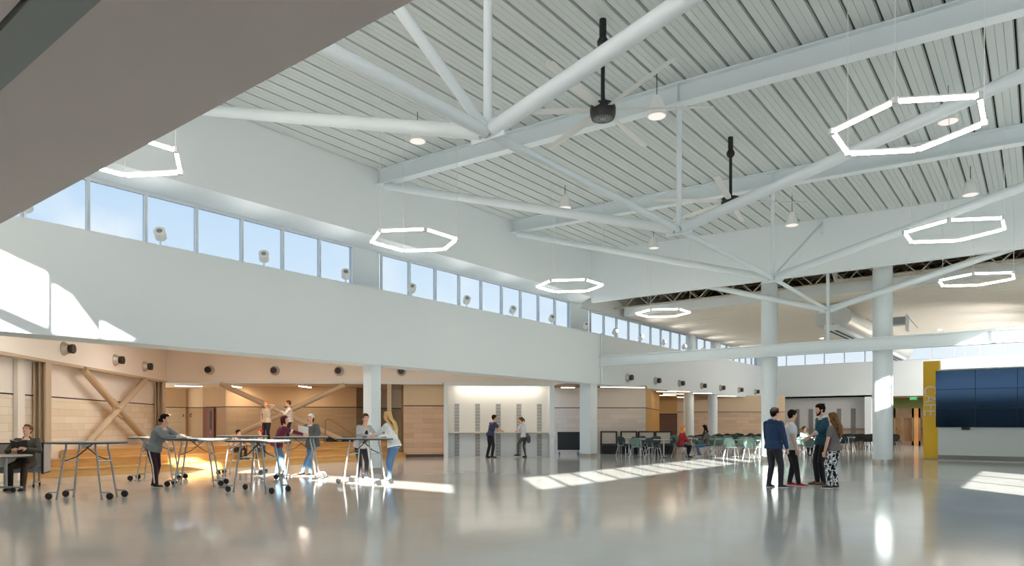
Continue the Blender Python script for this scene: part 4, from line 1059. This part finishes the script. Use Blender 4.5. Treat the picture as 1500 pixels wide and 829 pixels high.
    for q in (-1,1):
        ell(bm, P_(q*.073,-.008,-.012), (.010*s,.020*s,.030*s), Rh, 10, 6); rc(bm, P_(q*.014,.082,.030), .010*s, P_(q*.046,.068,.030), .010*s, 8); ell(bm, P_(q*.038,.054,-.028), (.024*s,.024*s,.022*s), Rh, 10, 6)
    rc(bm, P_(-.016,.082,-.060), .007*s, P_(.016,.082,-.060), .007*s, 8)
    body = mob('body', bake(bm, .0062, 2, .22), sk, t)
    for q in (-1,1):
        bm = B(); ell(bm, P_(q*.031,.0815,.010), (.011*s,.006*s,.006*s), Rh, 8, 6); ob('eye', bm, EYEM, t, smooth='all')
    bm = B(); ell(bm, P_(0,.0885,-.060), (.02*s,.005*s,.006*s), Rh, 8, 6); ob('mouth', bm, LIPM, t, smooth='all')
    # ---- hair
    hm = hairm or mat('brown_hair', (70,48,34), .85, spec=.15, bump=.35, bscale=90)
    bm = B()
    if hair != 'cap':
        ell(bm, P_(0,-.024,.028), (.088*s,.098*s,.103*s), Rh); ell(bm, P_(0,.022,.074), (.066*s,.066*s,.046*s), Rh); ell(bm, P_(0,-.05,-.02), (.066*s,.052*s,.07*s), Rh)
        for q in (-1,1): ell(bm, P_(q*.066,.012,.032), (.018*s,.03*s,.04*s), Rh, 10, 6)
    if hair in ('long','blonde_long'):
        bk_ = [P_(0,-.07,.03), P_(0,-.105,-.08), nb-fw*.085*H*.9+up*.0*H, pel+up*.21*H-fw*.088*H, pel+up*.13*H-fw*.080*H]
        rr = [(.075,.05),(.085,.042),(.098,.036),(.09,.030),(.03,.014)]
        loft(bm, [ring(p, hx, hf, rx*s, ry*s, 14) for p, (rx, ry) in zip(bk_, rr)])
        for q in (-1,1): chain(bm, [P_(q*.074,-.02,.02), P_(q*.080,-.02,-.08), nb+sd*q*.055*H+up*.0-fw*.03*H, pel+up*.19*H+sd*q*.06*H-fw*.075*H], [.03*s,.032*s,.03*s,.014*s])
    if hair == 'bob':
        for q in (-1,1): chain(bm, [P_(q*.072,-.01,.03), P_(q*.080,-.005,-.05), P_(q*.074,.005,-.10)], [.03*s,.032*s,.022*s])
        chain(bm, [P_(0,-.07,0), P_(0,-.085,-.10)], [.06*s,.05*s])
        chain(bm, [P_(-.05,.055,.075), P_(.045,.07,.06)], [.026*s,.022*s])
    if hair == 'shoulder':
        for q in (-1,1): chain(bm, [P_(q*.072,-.02,.03), P_(q*.082,-.02,-.08), nb+sd*q*.06*H+fw*.035*H-up*.01*H, pel+up*.22*H+sd*q*.05*H+fw*.085*H], [.03*s,.032*s,.03*s,.014*s])
        chain(bm, [P_(0,-.07,0), P_(0,-.09,-.10), nb-fw*.05*H], [.06*s,.055*s,.045*s])
    if hair == 'bun': ell(bm, P_(0,-.125,-.02), (.048*s,.044*s,.046*s), Rh); chain(bm, [P_(0,-.09,-.01), P_(0,-.12,-.02)], [.04*s,.04*s])
    if hair == 'pony': chain(bm, [P_(0,-.09,.03), P_(0,-.14,.01), P_(0,-.15,-.06), P_(0,-.135,-.12)], [.026*s,.034*s,.03*s,.01*s])
    if hair == 'back': chain(bm, [P_(0,-.07,-.03), P_(0,-.10,-.10), nb-fw*.06*H-up*.05*H], [.045*s,.04*s,.03*s])
    if hair == 'cap':
        ell(bm, P_(0,-.045,-.02), (.070*s,.06*s,.075*s), Rh); chain(bm, [P_(0,-.08,-.03), P_(0,-.1,-.12)], [.045*s,.035*s])
        for q in (-1,1): chain(bm, [P_(q*.07,-.02,.0), P_(q*.076,-.02,-.09)], [.024*s,.02*s])
    if hair == 'curly':
        for j in range(26):
            a = j*2.4; z = .03+.058*((j%7)/6); ell(bm, P_(.07*math.cos(a), -.025+.065*math.sin(a)*.9, z+.012), (.026*s,.026*s,.024*s), None, 8, 6)
        ell(bm, P_(0,-.005,.095), (.066*s,.08*s,.035*s), Rh)
    mob('hair', bake(bm, .009, 1 if hair in ('curly',) else 3, .5), hm, t)
    if hair == 'cap':
        bm = B(); ell(bm, P_(0,-.008,.042), (.086*s,.102*s,.080*s), Rh)
        rc(bm, P_(-.04,-.085,.03), .012*s, P_(.04,-.085,.03), .012*s)
        loft(bm, [[P_(x,y,.035+dz-.02*(y > .1)) for x, y in ((-.066,.07),(-.05,.13),(0,.155),(.05,.13),(.066,.07),(0,.05))] for dz in (-.006,.006)])
        mob('cap', bake(bm, .009, 2, .5), mat('cap_white', (236,234,232), .7), t)
    # ---- clothes
    g = .012*s*tw
    bm = B(); torso(bm, g, -.02, .28)
    for i in (0,1):
        a, e, wr = arm[i]
        rc(bm, nb-up*.035*H, .03*H+g*.6, a, .033*H+g*.7)
        if sleeve == 'long': m_ = e.lerp(wr,.92); chain(bm, [a, a.lerp(e,.5), e, m_], [.034*H+g*.7,.031*H+g*.7,.026*H+g*.7,.019*H+g*.5])
        elif sleeve == 'roll': m_ = e.lerp(wr,.12); chain(bm, [a, a.lerp(e,.5), m_], [.034*H+g*.6,.031*H+g*.6,.028*H+g*.6])
        elif sleeve == 'short': chain(bm, [a, a.lerp(e,.55)], [.034*H+g*.7,.034*H+g*.8])
    loft(bm, [ring(pel+up*z*H, X, fw, rx*H*fat+g, ry*H*fat+g, 16) for z, rx, ry in ((-max(toplen,.03),.112,.088),(.0,.108,.084),(.05,.098,.074))])
    if hooded: ell(bm, nb-fw*.05*H+up*.0*H, (.085*s,.06*s,.055*s)); chain(bm, [nb+sd*.05*H-fw*.01*H, nb-fw*.06*H, nb-sd*.05*H-fw*.01*H], [.022*H]*3)
    if cuff == 'collar': chain(bm, [nb+sd*.03*H+fw*.01*H+up*.012*H, nb-fw*.03*H+up*.018*H, nb-sd*.03*H+fw*.01*H+up*.012*H], [.016*H]*3)
    mob('top', bake(bm, .0115, 3, .5), top, t)
    bm = B(); torso(bm, .008*s, -.055, .035)
    for i in (0,1):
        h, k, an, fy = leg[i]; q = (1.0,.9) if pants.get('slim') else (1.12,1.3)
        m_ = h.lerp(k,.4); m2 = k.lerp(an,.35); e2 = an-V((0,0,.002*H)) if not pants.get('slim') else an+V((0,0,.012*H))
        chain(bm, [h, m_, k], [.052*H*q[0],.051*H*q[0],.036*H*q[0]]); chain(bm, [k, m2, e2], [.036*H*q[0],.036*H*q[0],.0245*H*q[1]])
    pn = mob('trousers', bake(bm, .0115, 3, .5), pants['m'], t)
    for i in (0,1):
        h, k, an, fy = leg[i]; ff = V((math.sin(-fy), math.cos(fy), 0)); ss = V((ff.y,-ff.x,0))
        b0 = V((an.x, an.y, rise[i]))
        def foot(bm, z0, z1s, grow):
            R = []
            for y, wd, zt in ((-.058,.020,.05),(-.045,.036,.085),(-.01,.038,.095),(.05,.040,.075),(.10,.048,.052),(.15,.046,.042),(.178,.030,.034),(.188,.014,.026)):
                cc = b0+ff*(y*s); zz = zt if z1s is None else z1s
                R.append([cc+ss*(x*(wd+grow)*s)+V((0,0,(z0+(zz-z0)*u)*s)) for x, u in ((-1,0),(1,0),(1,.55),(.55,1),(-.55,1),(-1,.55))])
            loft(bm, R)
        bm = B(); foot(bm, .012, None, .002); f_ = ob('shoe', bm, shoe['m'], t, smooth='all')
        bm = B(); foot(bm, .0, .02, .005); ob('sole', bm, shoe.get('sole', BLACK), f_)
    J = dict(t=t, pel=pel, up=up, fw=fw, sd=sd, X=X, nb=nb, H=H, s=s, arm=arm, leg=leg, P=P_, hx=hx, hf=hf, hu=hu, hc=hc, sh=sh)
    if extra: extra(J)
    return J
def cloth(n, c, **k): return mat(n, c, .85, noise=.12, nscale=14, bump=.25, bscale=40, **k)
BLKP = cloth('black_trousers', (30,30,36)); JEAN = cloth('blue_denim', (92,128,164)); JEAND = cloth('mid_denim', (72,104,142)); CHAR = cloth('charcoal_trousers', (46,46,52))
BLKSH = mat('black_shoe', (24,24,26), .5); BRSH = mat('brown_leather', (112,76,44), .5); REDSH = mat('red_shoe', (176,32,44), .5); NAVSH = mat('navy_shoe', (34,42,78), .5); WHSH = mat('white_shoe', (226,218,210), .6)
HDK = mat('dark_brown_hair', (30,22,18), .85, spec=.15, bump=.35, bscale=90); HBR = mat('brown_hair', (92,64,40), .85, spec=.15, bump=.35, bscale=90); HBL = mat('blonde_hair', (214,178,122), .85, spec=.15, bump=.35, bscale=90)
HMAR = mat('maroon_hair', (72,26,36), .85, spec=.15, bump=.35, bscale=90); HRED = mat('red_hair', (190,70,60), .85, spec=.15, bump=.35, bscale=90); HGIN = mat('ginger_hair', (214,140,70), .85, spec=.15, bump=.35, bscale=90); HAUB = mat('light_brown_hair', (112,80,50), .85, spec=.15, bump=.35, bscale=90)

# --- group of four at the right
def jl(J): pass
person('boy in a navy hooded jacket and black trousers seen from behind', (1133,14.9), 62, 1.74, top=cloth('navy_jacket', (36,62,98)), tw=1.9, hooded=True, toplen=.04,
       pants=dict(m=CHAR), shoe=dict(m=NAVSH, sole=SHOEW), hair='short', hairm=HDK, feet=((-.11,-.02,-8),(.11,.10,10)), hands=((-.25,.10,.80),(.26,.14,.80)), head=(-8,0))
def print_(J):
    bm = B(); c = J['pel']+J['up']*.2*J['H']
    q = [(-.05,-.02),(.045,-.05),(.03,.0),(.055,.05),(.0,.02),(-.02,.06),(-.03,.01)]
    R = []
    for d_ in (.0,.004):
        R.append([c+J['X']*(x+.02)+J['up']*z+J['fw']*(.072*J['H']*1.0+.0225+d_-.35*(x+.02)**2) for x, z in q])
    loft(bm, R); ob('chest_print', bm, mat('print_blue', (40,48,120), .7), J['t'])
person('boy in a white tee with blue chest print and red shoes', (1157.5,15.35), 104, 1.70, top=cloth('white_tee', (226,228,232)), sleeve='short', toplen=.05, tw=2.0,
       pants=dict(m=BLKP), shoe=dict(m=REDSH, sole=SHOEW), hair='short', hairm=HDK, feet=((-.10,.0,-10),(.10,.16,8)), hands=((-.26,.08,.78),(.25,.1,.78)), head=(14,4), extra=print_)
def beard(J):
    bm = B(); P_ = J['P']; s = J['s']
    chain(bm, [P_(-.064,.02,-.03), P_(-.056,.04,-.085), P_(0,.066,-.112), P_(.056,.04,-.085), P_(.064,.02,-.03)], [.012*s,.02*s,.024*s,.02*s,.012*s]); chain(bm, [P_(-.026,.086,-.052), P_(0,.098,-.046), P_(.026,.086,-.052)], [.006*s,.007*s,.006*s])
    mob('beard', bake(bm, .008, 1, .6), HDK, J['t'])
    for i in (0,1):
        a, e, wr = J['arm'][i]; bm = B(); chain(bm, [e.lerp(wr,.08), e.lerp(wr,.15), e.lerp(wr,.28)], [.030*J['H'],.030*J['H'],.031*J['H']]); mob('shirt_sleeve', bake(bm, .011, 2, .6), mat('pale_blue_shirt', (196,208,220), .8), J['t'])
    bm = B(); chain(bm, [J['nb']+J['sd']*.035*J['H']+J['fw']*.02*J['H'], J['nb']-J['fw']*.03*J['H']+J['up']*.02*J['H'], J['nb']-J['sd']*.035*J['H']+J['fw']*.02*J['H']], [.022*J['H']]*3); mob('collar', bake(bm, .011, 1, .6), MATS['pale_blue_shirt'], J['t'])
person('tall bearded man in a dark teal vest gesturing with one hand', (1205,15.6), 268, 1.84, top=cloth('teal_vest', (24,72,88)), sleeve='roll', tw=1.1,
       pants=dict(m=BLKP), shoe=dict(m=BRSH, sole=mat('brown_sole', (74,54,40), .6)), hair='curly', hairm=HDK, feet=((-.08,.02,-4),(.08,.08,8)), hands=((-.20,.42,1.08),(.23,.02,.86)), elbows=((-.5,-1,-.4),(1,-.7,-.3)), head=(0,6), fin=.25, extra=beard)
FLOR = blotch('floral_print', (26,26,34), [((236,236,240),.49),((40,40,50),.64)], 15)
person('girl with long brown hair, grey top and black and white patterned trousers', (1222,14.75), 322, 1.63, female=True, top=cloth('grey_top', (112,108,106)), sleeve='short', tw=.7,
       pants=dict(m=FLOR), shoe=dict(m=BLKSH, sole=SHOEW), hair='long', hairm=HAUB, feet=((-.10,.04,-30),(.09,.0,10)), hands=((-.24,.10,.74),(.22,.16,.86)), head=(0,0))

# --- two at the wall counter
def tie_jacket(J):
    bm = B(); H = J['H']; p = J['pel']
    loft(bm, [ring(p+J['up']*z*H, J['X'], J['fw'], rx*H, ry*H, 14) for z, rx, ry in ((.05,.098,.074),(.03,.106,.082),(-.0,.108,.084))])
    chain(bm, [p-J['fw']*.07*H+J['up']*.02*H, p-J['fw']*.11*H-J['up']*.06*H, p-J['fw']*.10*H-J['up']*.15*H], [.05*H,.055*H,.045*H]); chain(bm, [p-J['fw']*.08*H+J['X']*.06*H, p-J['fw']*.10*H+J['X']*.05*H-J['up']*.13*H], [.04*H,.035*H])
    mob('waist_jacket', bake(bm, .013, 2, .5), cloth('grey_jacket', (78,82,84)), J['t'], 'grey jacket knotted round the waist')
person('man in a navy tee and black trousers at the white counter', (722,27.95), 62, 1.76, lean=14, px=0, py=-.12, top=cloth('navy_tee', (52,58,96)), sleeve='short', tw=1.3, pants=dict(m=BLKP), shoe=dict(m=BLKSH), hair='short', hairm=HDK,
       feet=((-.13,-.20,-10),(.12,-.10,20)), hands=((-.08,.36,1.08),(.2,.36,1.08)), head=(-10,0))
person('woman with a ponytail and a grey jacket tied at her waist', (768,28.0), 300, 1.66, lean=10, female=True, top=cloth('pale_tee', (212,216,224)), sleeve='short', tw=.7, pants=dict(m=cloth('olive_leggings', (76,84,78)), slim=1), shoe=dict(m=BLKSH), hair='pony', hairm=HBR,
       feet=((-.06,.26,-10),(.1,.0,20)), rise=(.06,0), hands=((-.1,.34,1.07),(.14,.32,1.07)), head=(8,6), extra=tie_jacket)

# --- around the tall tables
def stripes(J):
    for i in (0,1):
        h, k, an, fy = J['leg'][i]; q = J['X']*(i*2-1); bm = B(); o_ = .058*J['H']
        L = [[h.lerp(k,u)+q*r+J['fw']*w*.014 for u, r in ((.0,.065*J['H']),(.4,.062*J['H']),(1,.046*J['H']))]+[k.lerp(an,u)+q*r+J['fw']*w*.014 for u, r in ((.35,.045*J['H']),(.95,.038*J['H']))] for w in (-1,1)]
        for j in range(4): loft(bm, [[L[0][j], L[1][j], L[1][j]-q*.02, L[0][j]-q*.02], [L[0][j+1], L[1][j+1], L[1][j+1]-q*.02, L[0][j+1]-q*.02]])
        ob('side_stripe', bm, mat('stripe_white', (226,222,222), .8), J['t'])
        a, e, wr = J['arm'][i]; bm = B()
        rc(bm, a.lerp(e,.25)+q*.022+V((0,0,.024)), .026, a.lerp(e,.95)+q*.02+V((0,0,.02)), .026); mob('sleeve_panel', bake(bm, .008, 1, .6), mat('stripe_white', (226,222,222), .8), J['t'])
g1 = person('girl in grey sweatshirt and maroon track trousers leaning over a book', (232,15.05), 92, 1.66, lean=26, py=-.12, fat=1.16, female=True, top=cloth('grey_sweatshirt', (126,132,134)), tw=1.9, toplen=.02, pants=dict(m=cloth('maroon_track', (54,24,34))), shoe=dict(m=BLKSH, sole=SHOEW), hair='bun', hairm=HDK,
       feet=((-.1,-.16,-10),(.13,.02,12)), hands=((-.14,.50,1.11),(.14,.46,1.11)), head=(0,-4), extra=stripes)
def bands(J):
    for i in (0,1):
        a, e, wr = J['arm'][i]
        for u in (.62,.78):
            p = a.lerp(e,u); q = a.lerp(e,u+.07); bm = B(); rc(bm, p, .0345*J['H']+.004, q, .0335*J['H']+.004); o = mob('sleeve_band', bake(bm, .009, 0, .6), mat('stripe_white', (226,222,222), .8), J['t'])
    bm = B(); p = J['pel']; H = J['H']; loft(bm, [ring(p+J['up']*z*H, J['X'], J['fw'], .119*H, .094*H, 16) for z in (-.02,.0)]); mob('hem_band', bake(bm, .012, 1, .6), blotch('knit_band', (110,36,62), [((214,196,200),.55)], 26), J['t'])
person('person with a maroon bob in a maroon striped jumper and jeans', (414,17.95), 70, 1.62, lean=20, py=-.14, top=cloth('maroon_jumper', (104,28,56)), tw=1.7, toplen=.05, pants=dict(m=JEAN), shoe=dict(m=WHSH, sole=SHOEW), hair='bob', hairm=HMAR,
       feet=((-.08,-.16,-6),(.1,.06,8)), hands=((-.06,.48,1.11),(.18,.50,1.11)), head=(-20,-16), extra=bands)
gc = person('person in a white cap and dark grey cardigan reading a sheet of paper', (456,18.35), 205, 1.66, lean=6, py=-.05, top=cloth('grey_cardigan', (84,88,90)), tw=1.8, toplen=.06, fat=1.06, pants=dict(m=JEAN), shoe=dict(m=BLKSH, sole=SHOEW), hair='cap', hairm=HDK,
       feet=((.18,.16,10),(-.02,.05,0)), hands=((-.20,.30,1.10),(.10,.32,1.12)), head=(10,-18))
def tank(J):
    bm = B(); H = J['H']; c = J['pel']
    loft(bm, [ring(c+J['up']*z*H+J['fw']*.012*H, J['X'], J['fw'], rx*H, ry*H, 14) for z, rx, ry in ((-.05,.092,.080),(.08,.07,.064),(.2,.075,.076),(.25,.055,.066))]); mob('tank_top', bake(bm, .012, 2, .5), cloth('black_tank', (24,24,28)), J['t'])
person('woman with tied back hair, pale grey cardigan and black leggings', (534,16.6), 128, 1.66, lean=18, py=-.16, female=True, top=cloth('pale_cardigan', (190,190,194)), tw=1.0, pants=dict(m=cloth('black_leggings', (40,42,50)), slim=1), shoe=dict(m=WHSH, sole=SHOEW), hair='back', hairm=HBR,
       feet=((-.14,-.10,-20),(.12,.0,10)), hands=((-.02,.40,1.10),(.20,.36,1.10)), head=(-20,-2), extra=tank)
person('woman with long blonde hair, white blouse and blue jeans', (572,16.25), 292, 1.70, lean=14, py=-.10, female=True, top=cloth('white_blouse', (226,228,228)), tw=1.3, pants=dict(m=JEAND, slim=1), shoe=dict(m=WHSH, sole=mat('pink_sole', (196,120,120), .6)), hair='long', hairm=HBL,
       feet=((-.11,-.06,-6),(.09,.12,6)), hands=((-.12,.40,1.10),(.16,.40,1.10)), head=(6,2))
# --- reader at far left
def glasses(J):
    bm = B(); P_ = J['P']; s = J['s']
    for q in (-1,1): tube(bm, [P_(q*.012,.096,.012), P_(q*.03,.098,.026), P_(q*.054,.09,.012), P_(q*.03,.097,-.006), P_(q*.012,.096,.012)], .0028, 5); tube(bm, [P_(q*.054,.09,.014), P_(q*.08,.0,.006)], .0026, 5)
    ob('glasses', bm, BLACK, J['t'])
    bm = B(); H = J['H']; c = J['nb']; chain(bm, [c+J['fw']*.035*H-J['up']*.0*H, c+J['fw']*.062*H-J['up']*.05*H], [.016*H,.012*H]); mob('shirt_front', bake(bm, .008, 1, .6), mat('cream_shirt', (220,216,200), .8), J['t'])
rd = person('seated man with glasses in a dark olive shirt reading', PZ(38,14.72), 166, 1.74, lean=-6, pz=.315, top=cloth('olive_shirt', (66,66,58)), tw=1.5, pants=dict(m=cloth('brown_trousers', (70,54,42))), shoe=dict(m=BLKSH, sole=BLACK), hair='short', hairm=HAUB, cuff='collar',
       feet=((-.14,.50,-6),(.14,.38,8)), hands=((-.13,.30,.86),(.14,.28,.84)), elbows=((-1,-.3,-.8),(1,-.3,-.8)), head=(-8,-20), extra=glasses)
def world_of(J, loc): return J['t'].matrix_basis @ V(loc)
def held(J, loc): m = Matrix.Translation(J['t'].location) @ Matrix.Rotation(J['t'].rotation_euler.z,4,'Z'); return m @ V(loc)
bk1 = book(held(rd, (.0,.37,.92)), DIRA(166), 'open black covered book held by the seated man', PAPER, mat('black_cover', (30,32,34), .5), .05)
bk1.rotation_euler = (math.radians(62), 0, DIRA(166))
bk2 = book(held(g1, (.0,.56,1.068)), DIRA(92), 'white open book on the tall table under the leaning girl\'s hands', PAPER, WHITE, .012)
pp = thing('paper_sheet', 'white sheet of paper held by the person in the white cap', 'paper', held(gc, (-.06,.36,1.13)), DIRA(205))
bm = B(); loft(bm, [[V((x,.0+y*.0,z)) + V((0, .06*z*4+.004*k, 0)) for x, z in ((-.16,0),(.17,.03),(.15,.22),(-.2,.17))] for k in (0,1)]); ob('sheet', bm, PAPER, pp)
# --- children on the steps
CAMO = blotch('camo_print', (206,200,184), [((120,116,104),.52),((84,80,72),.66)], 16); PALEP = blotch('pale_print', (232,222,214), [((206,180,172),.56)], 20)
person('child in a peach shirt sitting on the oak steps', PZ(345,22.46), 112, 1.42, floor=.22, pz=.215, top=cloth('peach_shirt', (224,196,176)), sleeve='short', pants=dict(m=CHAR), shoe=dict(m=BLKSH), hair='short', hairm=HDK, feet=((-.1,.34,-5),(.1,.3,5)), hands=((-.14,.30,.42),(.14,.30,.42)), head=(14,-4), lean=12)
person('child with red hair in a camouflage top sitting on the oak steps', PZ(381,23.16), 158, 1.42, floor=.22, pz=.215, top=CAMO, pants=dict(m=cloth('blue_trousers', (60,74,96))), shoe=dict(m=BLKSH), hair='short', hairm=HRED, feet=((-.1,.34,-5),(.1,.3,5)), hands=((-.04,.20,.66),(.12,.30,.42)), head=(-60,-10), lean=14)
person('standing child in a tan tee with one hand on the head', PZ(391,25.0), 200, 1.55, floor=.66, top=cloth('tan_tee', (196,180,160)), sleeve='short', tw=1.2, pants=dict(m=BLKP), shoe=dict(m=BLKSH), hair='short', hairm=HGIN, hands=((-.15,.06,1.42),(.22,.06,.80)), elbows=((-1,.2,.4),(1,-.7,-.3)), head=(0,-8))
person('child in a pale printed top standing on the steps above the maroon jumper', PZ(423.5,25.2), 250, 1.58, floor=.66, top=PALEP, tw=1.6, pants=dict(m=BLKP), shoe=dict(m=BLKSH), hair='short', hairm=HBR, hands=((-.12,.24,1.16),(.10,.22,1.05)), head=(0,-4))
# --- seated in the cafe
person('woman with ginger hair in a red cardigan sitting in the cafe', PZ(997,28.15), 80, 1.64, lean=10, pz=.318, female=True, top=cloth('red_cardigan', (158,34,48)), tw=1.2, pants=dict(m=BLKP, slim=1), shoe=dict(m=BLKSH), hair='shoulder', hairm=HGIN, feet=((-.1,.34,-5),(.12,.28,5)), hands=((-.04,.34,.66),(.16,.32,.66)), head=(-20,-8))
person('dark haired woman in jeans sitting opposite the red cardigan', PZ(1036,27.95), 278, 1.68, lean=8, pz=.318, female=True, top=cloth('dark_jacket', (84,78,76)), tw=1.2, pants=dict(m=JEAND, slim=1), shoe=dict(m=WHSH, sole=SHOEW), hair='shoulder', hairm=HDK, feet=((-.1,.36,-5),(.12,.26,5)), hands=((-.1,.36,.76),(.16,.34,.74)), head=(-6,-2))
sq = PZ(997,28.15); chair_at(sq-(Matrix.Rotation(DIRA(80),3,'Z')@V((0,.06,0))), DIRA(80), 'dark teal cafe chair under the woman in the red cardigan', 'dark')
sq = PZ(1036,27.95); chair_at(sq-(Matrix.Rotation(DIRA(278),3,'Z')@V((0,.06,0))), DIRA(278), 'sunlit toned teal cafe chair under the dark haired woman in jeans', 'pale')
person('person with brown hair in a white top seated behind the white shirted boy', V((-8.3,31.6,0)), 150, 1.6, lean=8, pz=.318, top=MATS['white_blouse'], pants=dict(m=CHAR), shoe=dict(m=BLKSH), hair='short', hairm=HBR, feet=((-.1,.40,-5),(.12,.34,5)), hands=((-.14,.34,.78),(.16,.32,.78)), head=(0,-10))
